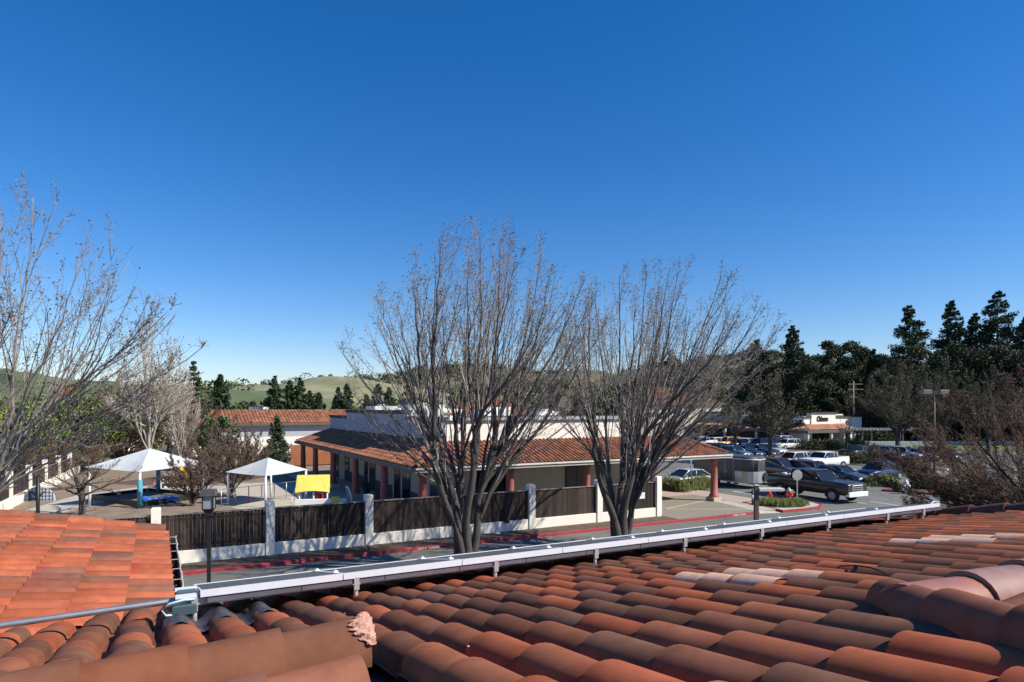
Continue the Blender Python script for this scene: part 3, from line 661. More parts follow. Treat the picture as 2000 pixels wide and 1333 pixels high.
for (a0, a1, zt) in ((WA+.26, 26.9, 5.40),):
    mb = MB(); mb.box(a0, a1, WBF-.06, WBF-.002, ZT-.1, zt); mb.build('front_parapet', Mx['stucco'], bl)
    mb = MB(); mb.box(a0, a1+.1, WBF-.16, WBF+.3, zt, zt+.10); mb.box(a0+.6, a1+.1, WBF-.10, WBF+.3, zt+.3, zt+.36); mb.build('front_cornice', Mx['trim'], bl)
    mb = MB(); mb.box(a0+.5, a1+.1, WBF-.12, WBF+.3, zt+.101, zt+.299); mb.build('front_coping', Mx['stuccog'], bl)
for a in (27.4, 29.2, 31.0):
    mb = MB(); mb.box(a-.25, a+.25, WBF-.10, WBF-.003, ZT-.1, 6.0); mb.box(a-.32, a+.32, WBF-.16, WBF-.003, 5.9, 6.05); mb.build('pilaster', Mx['stuccoc'], bl)
mb = MB(); mb.box(27.0, 31.4, WBF-.02, WBF-.004, ZT, 5.3); mb.build('recess_shade_panel', mat('painted_recess_shade', (.34, .31, .27)), bl)  # darkened stucco tone paints the shade of a recess onto a flat panel
mb = MB(); mb.box(26.9, 31.6, WBF-.14, WBF+.4, 6.06, 6.22); mb.build('front_cornice', Mx['trim'], bl)
# doors and windows below the porches
def opening(x0, x1, z0, z1, face, kind='door', pane=True):
    mb = MB()
    if face == 'front':
        y = WBF-.02 if x1 < 26.05 else WBF+2.97; mb.box(x0, x1, y, y+.028, z0, z1)
    else: mb.box(WA-.03, WA-.002, x0, x1, z0, z1)
    f = mb.build(kind, Mx['trim'], bl); mb = MB()
    if face == 'front': mb.box(x0+.1, (x0+x1)/2-.03, y-.008, y-.001, z0+.15, z1-.1); mb.box((x0+x1)/2+.03, x1-.1, y-.008, y-.001, z0+.15, z1-.1)
    else: mb.box(WA-.04, WA-.031, x0+.1, (x0+x1)/2-.03, z0+.15, z1-.1); mb.box(WA-.04, WA-.031, (x0+x1)/2+.03, x1-.1, z0+.15, z1-.1)
    mb.build('pane', Mx['glass'], f)
for x0, x1 in ((16.4, 18.6), (22.6, 24.3)): opening(x0, x1, 0, 2.6, 'front')
opening(27.0, 28.4, 0, 2.6, 'front'); opening(29.2, 30.6, 0, 2.6, 'front')
for b0, b1, z0, z1 in ((35.3, 36.9, 0, 2.6), (40.3, 41.9, 0, 2.6), (42.3, 43.6, 0, 2.6), (48.0, 49.6, 0, 2.6), (50.0, 51.0, 0, 2.6), (55.5, 57.1, 0, 2.6), (59.2, 60.4, 0, 2.6)):
    opening(b0, b1, z0, z1, 'side')
for y0, y1 in ((37.0, 40.2), (44.0, 47.9), (51.2, 55.4)): mb = MB(); mb.box(WA-.022, WA-.001, y0, y1, 0, .9); mb.build('dark_dado', mat('dado', (.06, .06, .08)), bl)
# columns
def column(a, b, h=2.96, full=True):
    e = MB(); e.bev(a-.36, a+.36, b-.36, b+.36, .0, .38, .02); 
    m2 = MB(); m2.lathe([(.34, .38), (.34, .46), (.29, .50), (.30, .56), (.235, .62), (.23, 1.6), (.205, h-.32), (.245, h-.28), (.245, h-.22), (.21, h-.2), (.30, h-.12), (.30, h)], 20, a, b)
    c = m2.build('column', Mx['column'], bl); e.build('plinth', Mx['concrete'], c)
for a in (12.0, 17.08, 22.15, 27.2, 32.3): column(a, 32.0)
for b in (38.5, 45.0, 51.5, 58.0, 63.4): column(12.0, b)
column(32.3, 38.0)
# roof units
for (a, b, w, d, h) in ((19.5, 52, 3, 2.2, .9), (23.5, 47, 2.4, 2, .7), (17.5, 57, 2.0, 3.0, .8), (24.0, 40, 1.8, 1.6, .4)):
    mb = MB(); mb.bev(a-w/2, a+w/2, b-d/2, b+d/2, 5.45, 5.6+h, .05); mb.cyl(a, b, 5.6+h, 5.75+h, .35); mb.build('roof_unit', Mx['offw'], bl)
mb = MB()
for k in range(5): mb.tube([(17+k*.5, 50-k*.7, 5.75), (18+k*.5, 54-k, 6.05), (21+k*.4, 55-k, 5.95)], .18, 8)
mb.build('roof_duct', Mx['offw'], bl)

# small things fixed or standing along the porch
mb = MB(); mb.tube([(.28*math.cos(t), 0, 1.55+.28*math.sin(t)) for t in [6.28*k/16 for k in range(15)]], .05, 8); mb.tube([(0, 0, 1.55), (0, 0, 1.0), (.1, -.02, .4)], .035, 6); mb.box(-.07, .07, -.02, .1, 1.45, 1.65)
tag(mb.build('hose_reel', Mx['black'], loc=S(15.3, WBF-.15), rot=TH), 'coiled black hose hung on the cream wall behind the corner column', 'hose')
rd = random.Random(15)
TOY = [('toy_box', 'blue toy box standing under the shaded side porch', (.05, .12, .4)), ('toy_bin', 'dark red toy bin under the side porch between two columns', (.3, .03, .04)), ('toy_table', 'low pale play table on the porch near the corner', (.5, .5, .45)), ('planter', 'dark planter pot by the porch wall', (.06, .05, .05))]
for k, (nm, lb, c) in enumerate(TOY):
    mb = MB(); w = .5
    if nm == 'toy_table':
        mb.bev(-w, w, -.35, .35, .48, .53, .01)
        for sx in (-1, 1):
            for sy in (-1, 1): mb.cyl(sx*.42, sy*.28, 0, .48, .025)
    elif nm == 'planter':
        mb.lathe([(.18, 0), (.28, .4), (.3, .45), (.26, .45), (.25, .4)], 14)
        for q in range(60):
            t = rd.uniform(0, 6.28); r = rd.uniform(.1, .4); z = .45+rd.uniform(.1, .6); mb.poly([(0, 0, .4), (r*math.cos(t), r*math.sin(t), z), (r*math.cos(t+.2), r*math.sin(t+.2), z-.05)])
    else:
        mb.bev(-w, w, -.3, .3, 0, .6, .04); mb.bev(-w-.02, w+.02, -.32, .32, .6, .66, .02)
    tag(mb.build(nm, mat('toy', c, .5), loc=S(13.2, (38.6, 43, 36.6, 46.5)[k], .03), rot=TH+k), lb, nm.replace('_', ' '))

# ------------------------------------------------------------------ building behind with the long tile roof
def hipbuilding(name, label, a0, a1, b0, b1, ze, zr, wallm, low=None, over=.6, seg=3, seed=50, pal=PALB, pitch=.45, expo=.6, cat='building', hips=(1, 1)):
    t = thing(name, label, cat, S(a0, b0), TH); W = a1-a0; D = b1-b0; k = (zr-ze)/(D/2+over); h = D/2+over
    mb = MB(); mb.box(0, W, 0, D, 0, ze-.05); w = mb.build('wall', wallm, t)
    if low:
        mb = MB(); mb.box(-.03, W+.03, -.06, -.002, 0, low); mb.build('lower_wall', Mx['stucco'], t)
    x0, x1, y0, y1 = -over, W+over, -over, D+over; r0 = x0+h*hips[0]; r1 = x1-h*hips[1]
    mb = MB(); d_, n_ = slope_frame(-E2, k); q = math.sqrt(1+k*k)
    def i_(s, t_): y = h-t_/q; return s > (y if hips[0] else 0) and s < (x1-x0)-(y if hips[1] else 0)
    tiles(mb, (x0, y0+h, zr), E1, d_, n_, x1-x0, h*q, i_, seg=seg, pitch=pitch, expo=expo, pal=pal, seed=seed, w=pitch*.8, hc=.1)
    for sx in (-1, 1):
        if not hips[0 if sx < 0 else 1]: continue
        d_, n_ = slope_frame(E1*sx, k)
        xo = r0 if sx < 0 else r1
        tiles(mb, (xo, y1 if sx < 0 else y0, zr), E2*(-1 if sx < 0 else 1), d_, n_, y1-y0, h*q, lambda s, t_: s > h-t_/q and s < (y1-y0)-(h-t_/q), seg=seg, pitch=pitch, expo=expo, pal=pal, seed=seed+1, w=pitch*.8, hc=.1)
    mb.build('roof_tiles', Mx['tile'], t)
    mb = MB(); z = ze-.03
    A, B, Cc, D_ = (x0, y0, z), (x1, y0, z), (x1, y1, z), (x0, y1, z); E, F = (r0, y0+h, zr-.03), (r1, y0+h, zr-.03)
    for p in ([A, B, F, E], [B, Cc, F], [Cc, D_, E, F], [D_, A, E], [D_, Cc, B, A]): mb.poly(p)
    mb.build('roof_deck', Mx['tile'] if 0 else mat('deck_brown', (.24, .11, .07)), t)
    mb = MB(); mb.box(x0, x1, y0-.1, y0-.002, ze-.25, ze+.02); mb.build('fascia', Mx['fasciad'], t)
    return t
hb = hipbuilding('classroom_building', 'long building with unbroken clay tile roof and grey and white wall behind the school', 1.5, 40, 95, 106, 4.1, 6.0, Mx['stuccog'], low=2.3)
hipbuilding('hip_roof_house', 'house roof forming a low red pyramid just above the long tile roof', 44, 56, 128, 140, 4.4, 7.2, Mx['stucco'], seed=60)
hipbuilding('hip_roof_house', 'larger red pyramid roof rising behind the stepped parapet', 50, 66, 112, 126, 4.7, 8.6, Mx['stucco'], seed=62)
hipbuilding('hip_roof_house', 'reddish hip roof glimpsed through the twigs of the right bare tree', 83, 103, 100, 114, 7.2, 10.5, Mx['stuccoc'], seed=64)
hipbuilding('shed_building', 'low red roofed building hidden in shrubs at the far left', -26, -12, 52, 60, 2.9, 4.3, Mx['stuccoc'], seed=66)
# white flat roofed block seen above the long roof
def pxbox(name, label, x0, x1, Y, z0, z1, d, m, cat):
    p = AT(x0, Y); q = AT(x1, Y); w = (q-p).length
    mb = MB(); mb.bev(0, w, 0, d, z0, z1, .1); mb.box(w*.55, w*.95, .3, d-.3, z1, z1+.9); mb.box(-.1, w+.1, -.1, -.002, z1-.3, z1-.1)
    return tag(mb.build(name, m, loc=p), label, cat)
pxbox('white_block', 'small white flat-roofed block just above the long tile roof', 460, 508, 150, 0, 5.6, 10, Mx['whitep'], 'building')

# orange timber fence seen beside the porch
t = thing('timber_fence', 'orange-brown timber fence at the far end of the side porch', 'fence', S(12.6, 73), TH)
for k in range(3):
    mb = MB()
    for j in range(14): mb.box(k*2.4+j*.165, k*2.4+j*.165+.155, 0, .03, .1, 2.3)
    mb.build('board_panel', Mx['orangewood'], t); mb = MB(); mb.box(k*2.4-.07, k*2.4+.05, -.05, .1, 0, 2.45); mb.build('post', Mx['orangewood'], t)

# ------------------------------------------------------------------ shops across the car park
sh = thing('retail_building', 'white shop building with dark lettering and a tiled porch across the car park', 'building', G(1570, 866), 0)
Psh = AT(1570, 113); Ysh = 113.0; Xp0 = Psh.x
def X(px):
    t = (px-1000)/FPX; return (t*Ysh-Xp0)/(.8808-.4735*t)
def Zp(py, px=1620): return ZAT(py, Ysh+.4735*X(px))
sh.location = (Xp0, Ysh, 0); sh.rotation_euler = (0, 0, TH)
mb = MB(); mb.box(0, X(1683), 0, 20, 0, Zp(815, 1660)); mb.build('wall', Mx['stucco'], sh)
mb = MB(); mb.box(X(1583), X(1630), -.2, .8, Zp(832), Zp(807)); mb.build('sign_parapet', Mx['stucco'], sh)
mb = MB(); mb.box(X(1580), X(1633), -.5, .9, Zp(807)+.002, Zp(805.2)); mb.box(-.5, X(1583), -.3, .3, Zp(815.5), Zp(813.6)); mb.box(X(1630), X(1686), -.3, .3, Zp(815, 1660), Zp(813, 1660)); mb.build('cornice', Mx['trim'], sh)
mb = MB(); mb.bev(X(1634), X(1657), 1, 4, Zp(815), Zp(809.5), .1); mb.build('roof_unit', Mx['steel'], sh)
xs0, xs1, zt, ze = -2.2, X(1650), Zp(828.5), Zp(839.5)
k = (zt-ze)/2.9; q = math.sqrt(1+k*k)
PALS = [(.62, .36, .27), (.56, .31, .23), (.50, .28, .21)]
mb = MB(); d_, n_ = slope_frame(-E2, k); WS = xs1-xs0
tiles(mb, (xs0, -.1, zt), E1, d_, n_, WS, 2.9*q, lambda s, t_: 2.9-t_/q < s+.3, seg=3, pitch=.4, expo=.65, pal=PALS, seed=70, w=.3, hc=.08)
d_, n_ = slope_frame(-E1, k); tiles(mb, (.2, 14, zt), -E2, d_, n_, 17, 2.9*q, lambda s, t_: s < 14+t_/q, seg=3, pitch=.4, expo=.65, pal=PALS, seed=72, w=.3, hc=.08)
mb.build('porch_roof', Mx['tile'], sh)
mb = MB(); mb.poly([(0, 0, zt-.05), (xs1, 0, zt-.05), (xs1, -2.9, ze-.05), (-2.7, -2.9, ze-.05)]); mb.poly([(0, 0, zt-.05), (-2.7, -2.9, ze-.05), (-2.7, 14, ze-.05), (0, 14, zt-.05)])
mb.box(-2.8, xs1, -3.0, -2.9, ze-.4, ze-.02); mb.box(-2.8, -2.7, -2.9, 14, ze-.4, ze-.02); mb.build('porch_fascia', Mx['fasciad'], sh)
for x, y in ((-2.4, -2.6), (X(1597), -2.6), (X(1621), -2.6), (X(1648), -2.6), (-2.4, 2.5), (-2.4, 8)):
    mb = MB(); mb.bev(x-.2, x+.2, y-.2, y+.2, 0, ze-.4, .02); mb.build('porch_post', Mx['stuccoc'], sh)
mb = MB(); mb.box(X(1586), X(1624), -.05, -.002, 0, Zp(843)); f_ = mb.build('shop_window', Mx['trim'], sh)
mb = MB(); mb.box(X(1588), X(1622), -.09, -.052, .5, Zp(844)); mb.build('pane', Mx['glass'], f_)
mb = MB(); mb.box(X(1629), X(1643), -1.55, -1.5, 0, Zp(844)); d = mb.build('door', mat('teal_door', (.02, .10, .10), .2), sh)
mb = MB(); mb.box(X(1625), X(1629), -1.7, -.06, 0, Zp(843)); mb.box(X(1643), X(1647), -1.7, -.06, 0, Zp(843)); mb.box(X(1624), X(1648), -1.8, -.06, Zp(843)+.002, Zp(840.5)); mb.build('door_portal', Mx['white'], sh)
cu = bpy.data.curves.new('t', 'FONT'); cu.body = 'Chinese'; cu.size = 1.45; cu.extrude = .05; cu.offset = .05; cu.align_x = 'CENTER'
to = bpy.data.objects.new('t', cu); C.objects.link(to); dg = bpy.context.evaluated_depsgraph_get(); me = bpy.data.meshes.new_from_object(to.evaluated_get(dg)); bpy.data.objects.remove(to)
me.materials.append(Mx['black']); so = bpy.data.objects.new('sign_lettering', me); C.objects.link(so); so.parent = sh; so.location = (X(1604), -.28, Zp(822.5)); so.rotation_euler = (R(90), 0, 0); so.scale = (.62, .85, 1)
# long shaded wing running back to the left
wg = thing('retail_wing', 'long grey shaded shop wing with a dark arcade left of the white shop', 'building', (Xp0, Ysh, 0), TH)
def Yw(px):
    t = (px-1000)/FPX; return (t*Ysh-Xp0)/(-.4735-.8808*t)
mb = MB(); mb.box(.01, 16, 20.01, 92, 0, 4.75); mb.box(.01, .5, .3, 20, 0, 4.85); mb.build('wall', Mx['stuccog'], wg)
mb = MB()
for y0, y1, z1 in ((14, 24, 5.35), (46, 58, 5.5), (70, 80, 5.3)): mb = MB(); mb.box(-.1, .4, y0, y1, 4, z1); mb.build('raised_parapet', Mx['stuccog'], wg); mb = MB(); mb.box(-.3, .6, y0-.2, y1+.2, z1, z1+.22); mb.build('cornice', Mx['trim'], wg)
mb = MB(); mb.box(-.25, .6, 24.2, 92, 4.76, 4.95); mb.build('cornice', Mx['trim'], wg)
mb = MB(); d_, n_ = slope_frame(-E1, .3); q = math.sqrt(1.09)
tiles(mb, (0, 46, 3.95), -E2, d_, n_, 32, 3.3*q, lambda s, t_: True, seg=3, pitch=.4, expo=.65, pal=PALS, seed=71, w=.3, hc=.08)
mb.build('arcade_roof', Mx['tile'], wg)
mb = MB(); mb.poly([(0, 14, 3.9), (-3.3, 14, 2.92), (-3.3, 46, 2.92), (0, 46, 3.9)]); mb.box(-3.4, -3.3, 14, 46, 2.6, 2.95); mb.build('arcade_fascia', Mx['fasciad'], wg)
mb = MB(); mb.box(-.06, 0, 3, 46, 0, 2.9); mb.build('arcade_front', Mx['trim'], wg)
for y in (15, 21, 27, 33, 39, 45): mb = MB(); mb.bev(-3.1, -2.7, y-.2, y+.2, 0, 2.75, .02); mb.build('arcade_post', Mx['stuccoc'], wg)
for y in (50, 56, 64, 72): mb = MB(); mb.box(-.06, 0, y, y+2, 0, 2.7); mb.build('doorway', Mx['trim'], wg)
# pergola right of the shop
pg = thing('pergola', 'long timber pergola reaching right from the white shop wall', 'pergola', (AT(1683, 112).x, 112, 0), 0)
sx = 112/FPX
for px in (1, 19, 48, 80, 110): mb = MB(); mb.bev(px*sx-.13, px*sx+.13, -.13, .13, 0, ZAT(841, 112), .03); mb.build('post', Mx['fasciad'], pg)
mb = MB(); mb.box(-3, 145*sx, -.15, .15, ZAT(840.8, 112), ZAT(838.5, 112)); mb.box(-3, 145*sx, 2.5, 2.8, ZAT(840.8, 112), ZAT(838.5, 112)); mb.build('beam', Mx['fascia'], pg)
mb = MB()
for k in range(26): mb.box(-2.8+k*.58, -2.68+k*.58, -.6, 3.2, ZAT(838.4, 112), ZAT(837, 112))
mb.build('rafters', Mx['fascia'], pg)
wl = MB(); wl.bev(0, 34, 0, .3, 0, .7, .02); tag(wl.build('garden_wall', Mx['stuccog'], loc=AT(1690, 110)), 'low grey wall along the back of the lawn on the right', 'wall')
# kerb lettering
def kerbtext(txt, a, w, nm, lb):
    cu = bpy.data.curves.new('t', 'FONT'); cu.body = txt; cu.size = .15; cu.extrude = .0006; cu.align_x = 'CENTER'; cu.offset = .003
    to = bpy.data.objects.new('t', cu); C.objects.link(to); dg = bpy.context.evaluated_depsgraph_get(); me = bpy.data.meshes.new_from_object(to.evaluated_get(dg)); bpy.data.objects.remove(to)
    me.materials.append(Mx['mark']); o = bpy.data.objects.new(nm, me); C.objects.link(o); o.location = S(a, 27.2985, .03); o.rotation_euler = (R(90), 0, TH); o.scale = (w, .85, 1)
    tag(o, lb, 'lettering')
a1, _ = ab(G(832, 1070)); a2, _ = ab(G(1438, 1007))
kerbtext('FIRE LANE', a1, 1.5, 'kerb_lettering', 'white painted lettering on the red kerb left of the left bare tree')
kerbtext('FIRE LANE', a2, 1.5, 'kerb_lettering', 'white painted lettering on the red kerb in front of the free-standing column')
#@TREES
# ================================================================== trees
def seg_mesh(name, segs, m, parent, sides=3, cols=None):
    """segs: array n x 8 (p0, p1, r0, r1) -> one mesh of thin tapered prisms"""
    A = np.asarray(segs, dtype=np.float64); n = len(A); p0 = A[:, 0:3]; p1 = A[:, 3:6]; d = p1-p0
    d /= np.linalg.norm(d, axis=1)[:, None]+1e-9; up = np.tile([.3, .21, 1.], (n, 1)); x = np.cross(d, up); x /= np.linalg.norm(x, axis=1)[:, None]+1e-9; y = np.cross(d, x)
    vs_ = []
    for e, (p, r) in enumerate(((p0, A[:, 6]), (p1, A[:, 7]))):
        for k in range(sides):
            t = 2*math.pi*k/sides; vs_.append(p+(x*math.cos(t)+y*math.sin(t))*r[:, None])
    Vv = np.stack(vs_, axis=1).reshape(-1, 3); base = np.arange(n)[:, None]*2*sides
    F = np.concatenate([np.stack([base[:, 0]+k, base[:, 0]+(k+1) % sides, base[:, 0]+sides+(k+1) % sides, base[:, 0]+sides+k], axis=1) for k in range(sides)])
    return raw_mesh(name, Vv, F, m, parent, None if cols is None else np.repeat(cols, 2*sides, axis=0), smooth=True)
def raw_mesh(name, Vv, F, m, parent, cols=None, smooth=False):
    me = bpy.data.meshes.new(name); k = F.shape[1]
    me.vertices.add(len(Vv)); me.vertices.foreach_set('co', Vv.astype(np.float32).ravel())
    me.loops.add(F.size); me.loops.foreach_set('vertex_index', F.astype(np.int32).ravel())
    me.polygons.add(len(F)); me.polygons.foreach_set('loop_start', np.arange(len(F), dtype=np.int32)*k)
    me.update(calc_edges=True)
    if smooth: me.polygons.foreach_set('use_smooth', [True]*len(F))
    at = me.attributes.new('Col', 'FLOAT_COLOR', 'POINT')
    if cols is None: cols = np.ones((len(Vv), 3))
    at.data.foreach_set('color', np.hstack([cols, np.ones((len(cols), 1))]).astype(np.float32).ravel())
    me.materials.append(m); o = bpy.data.objects.new(name, me); C.objects.link(o)
    if parent: o.parent = parent
    return o
def quads(name, P, size, m, parent, rs, cols=None, asp=1.0, flat=0):
    n = len(P); a = rs.normal(size=(n, 3)); a /= np.linalg.norm(a, axis=1)[:, None]
    b = rs.normal(size=(n, 3)); 
    if flat: a[:, 2] *= (1-flat); b[:, 2] *= (1-flat)
    b -= a*np.sum(a*b, axis=1)[:, None]; b /= np.linalg.norm(b, axis=1)[:, None]+1e-9
    s = size if hasattr(size, '__len__') else np.full(n, size)*rs.uniform(.6, 1.4, n)
    a = a*s[:, None]; b = b*s[:, None]*asp
    Vv = np.stack([P-a, P-b, P+a, P+b], axis=1).reshape(-1, 3); F = np.arange(4*n).reshape(n, 4)
    return raw_mesh(name, Vv, F, m, parent, None if cols is None else np.repeat(cols, 4, axis=0))

def bare_tree(name, label, loc, H=12, Rc=4.8, seed=1, nl=9, fork=(.35, 1.3), cen=(0, 0), tr=.26, mtw=None, mtr=None, mbud=None, n1=11, n2=11, n3=8, flat=.42, up=.55,
              bud=.024, group=None, cat='tree', low=.0, twr=.0055, limbs=None, lowlimbs=3, s0_=.30, budp=.7, prims=0, paz=0):
    t = thing(name, label, cat, loc, 0, group); rs = np.random.RandomState(seed); rd = random.Random(seed)
    trunk = MB(); segs = []; tips = []
    mtr = mtr or Mx['trunk']; mtw = mtw or Mx['twig']; mbud = mbud or Mx['bud']
    # butt
    trunk.tube([(0, 0, -.15), (0, 0, .05), (.02, .0, fork[0]*.7), (0, .02, fork[0]+.25)], [tr*1.35, tr*1.12, tr*1.02, tr*(.92 if not prims else .55)], 12)
    def top(r): return H*(1-flat*(min(r, Rc)/Rc)**2.2)
    def path(p0, d, L, n, curl, wob, upb):
        P = [Vector(p0)]; d = Vector(d).normalized()
        for i in range(n):
            d = (d+Vector((rd.gauss(0, wob), rd.gauss(0, wob), rd.gauss(0, wob)*.6))+Vector((0, 0, upb))).normalized(); P.append(P[-1]+d*(L/n))
        return P
    def inside_len(p, d, L):
        # shorten so the tip stays below the crown surface
        d = Vector(d).normalized()
        for q in range(12):
            e = p+(d+Vector((0, 0, .25))).normalized()*L; r = math.hypot(e.x-cen[0]*e.z/H, e.y-cen[1]*e.z/H)
            if e.z < top(r)*1.02 and r < Rc*1.08: break
            L *= .88
        return L
    lim = []
    for i in range(nl):
        f = i/nl; az = i*2.399+rd.uniform(-.3, .3); rr = Rc*math.sqrt((i+.5)/nl)*.92
        if i == 0: rr = .4
        e = Vector((rr*math.cos(az)+cen[0], rr*math.sin(az)+cen[1], top(rr)*rd.uniform(.93, 1.0)))
        lim.append((e, 0))
    for i in range(lowlimbs):
        az = i*6.28/max(1, lowlimbs)+rd.uniform(-.5, .5); rr = Rc*rd.uniform(.8, 1.0); lim.append((Vector((rr*math.cos(az)+cen[0]*.5, rr*math.sin(az)+cen[1]*.5, H*rd.uniform(.38, .55))), 1))
    if limbs: lim += [(Vector(e), 1) for e in limbs]
    L1 = []; prim = []
    for i in range(prims):
        az = i*6.28/max(1, prims)+paz+rd.uniform(-.35, .35); lean = rd.uniform(.24, .34)*(1.15 if i % 2 else .7); hp_ = H*rd.uniform(.30, .38); P = []
        for k in range(9):
            q = k/8; z = fork[0]*.2+q*hp_; r = .09+lean*z*(.85+.20*q); P.append(Vector((r*math.cos(az)+.10*math.sin(z*1.6+i*2), r*math.sin(az)+.08*math.cos(z*1.9+i), z)))
        rp_ = tr*rd.uniform(.38, .54); trunk.tube(P, [rp_*(1.1-.5*k/8) for k in range(9)], 9); prim.append((az, P, rp_))
        if i == 0:
            P_ = P[1]; trunk.tube([P_, P_+Vector((-.14, -.12, .12)), P_+Vector((-.17, -.15, .34))], [rp_*.9, rp_*.75, rp_*.66], 8)
    for i, (e, lo_) in enumerate(lim):
        p0 = Vector((rd.uniform(-.12, .12), rd.uniform(-.12, .12), rd.uniform(*fork))); hd = Vector((e.x, e.y, 0)); rr = hd.length; dr = None
        if lo_: p0.z = rd.uniform(fork[1], fork[1]+H*.1)
        if prims:
            ea = math.atan2(e.y, e.x); pa = min(prim, key=lambda q: abs((q[0]-ea+math.pi) % (2*math.pi)-math.pi) if rr > 1.2 else rd.random()); k = rd.randint(3, 8) if not lo_ else rd.randint(4, 7); p0 = pa[1][k].copy(); dr = (pa[1][k]-pa[1][k-1]).normalized()
            D_ = (e-p0).length; c1 = p0+dr*D_*.22+Vector((e.x-p0.x, e.y-p0.y, 0))*.10; c2 = p0+(e-p0)*.62+Vector((e.x-p0.x, e.y-p0.y, 0))*(.10 if not lo_ else -.02)
        else:
            c1 = p0+Vector((e.x*(.20 if not lo_ else .3), e.y*(.20 if not lo_ else .3), (e.z-p0.z)*(.22 if not lo_ else .35))); c2 = p0+Vector((e.x*.72, e.y*.72, (e.z-p0.z)*.60))
        n = 16; P = []
        wph = rd.uniform(0, 6.28)
        for k in range(n+1):
            s = k/n; q = p0*(1-s)**3+c1*3*s*(1-s)**2+c2*3*s*s*(1-s)+e*s**3
            wv = .13*math.sin(s*9+wph)*s*(1-s)*2; P.append(q+Vector((wv+rd.gauss(0, .03), rd.gauss(0, .03)+wv*.6, 0)))
        r0 = tr*(rd.uniform(.42, .62) if not prims else rd.uniform(.20, .32))*(.8 if lo_ else 1); R_ = [max(.012, r0*(1-.93*(k/n)**.85)) for k in range(n+1)]
        if not lo_ and not prims: P = [Vector((p0.x*.5, p0.y*.5, fork[0]*.3))]+P; R_ = [r0*1.1]+R_
        trunk.tube(P, R_, 8); L1.append((P, R_))
        # second order
        for j in range(n1):
            s = s0_+(.97-s0_)*(j+rd.random())/n1; k = min(len(P)-2, int(s*(len(P)-1))); p = P[k].lerp(P[k+1], rd.random()); ax = (P[k+1]-P[k]).normalized()
            az = rd.uniform(0, 6.28); o_ = Vector((math.cos(az), math.sin(az), 0)); o_ = (o_-ax*o_.dot(ax)).normalized(); an = rd.uniform(.20, .50)
            d = ax*math.cos(an)+o_*math.sin(an); Ls = inside_len(p, d, H*rd.uniform(.22, .46)*(1.25-s*.9)*(1 if not lo_ else .8))
            Q = path(p, d, Ls, 7, 0, .05, up*.12); rq = max(.008, min(R_[k]*.6, .008+Ls*.008))
            for q in range(len(Q)-1): segs.append((*Q[q], *Q[q+1], rq*(1-q/len(Q)*.8), rq*(1-(q+1)/len(Q)*.8)))
            tips.append(Q[-1])
            for j2 in range(n2):
                s2 = .12+.86*(j2+rd.random())/n2; k2 = min(len(Q)-2, int(s2*(len(Q)-1))); p2 = Q[k2].lerp(Q[k2+1], rd.random()); ax2 = (Q[k2+1]-Q[k2]).normalized()
                az = rd.uniform(0, 6.28); o_ = Vector((math.cos(az), math.sin(az), 0)); o_ = (o_-ax2*o_.dot(ax2)).normalized(); an = rd.uniform(.35, .9)
                d2 = ax2*math.cos(an)+o_*math.sin(an); L2 = inside_len(p2, d2, Ls*rd.uniform(.16, .42)*(1.2-s2*.6)); 
                Q2 = path(p2, d2, L2, 4, 0, .08, up*.2); r2 = twr*1.2
                for q in range(len(Q2)-1): segs.append((*Q2[q], *Q2[q+1], r2*(1-q*.15), r2*(1-(q+1)*.15)))
                tips.append(Q2[-1])
                for j3 in range(n3):
                    q = rd.randrange(len(Q2)-1); p3 = Q2[q].lerp(Q2[q+1], rd.random()); l3 = rd.uniform(.05, .30)*H/12
                    d3 = Vector((rd.gauss(0, .7), rd.gauss(0, .7), rd.uniform(-.1, 1.1))).normalized(); e3 = p3+d3*l3
                    segs.append((*p3, *e3, twr, twr*.6)); 
                    if rd.random() < budp: tips.append(e3)
    trunk.build('trunk', mtr, t)
    sg = np.array(segs); g = rs.uniform(.7, 1.3, (len(sg), 1)); cols = np.hstack([g, g*rs.uniform(.93, 1.02, (len(sg), 1)), g*rs.uniform(.88, 1.04, (len(sg), 1))])
    crown = seg_mesh('crown', sg, mtw, t, 3, cols)
    if bud:
        T_ = np.array([list(p) for p in tips]); g = rs.uniform(.5, 1.5, (len(T_), 1)); bc = np.hstack([g, g*rs.uniform(.8, 1.15, (len(T_), 1)), g])
        quads('buds', T_, bud, mbud, t, rs, bc)
    return t

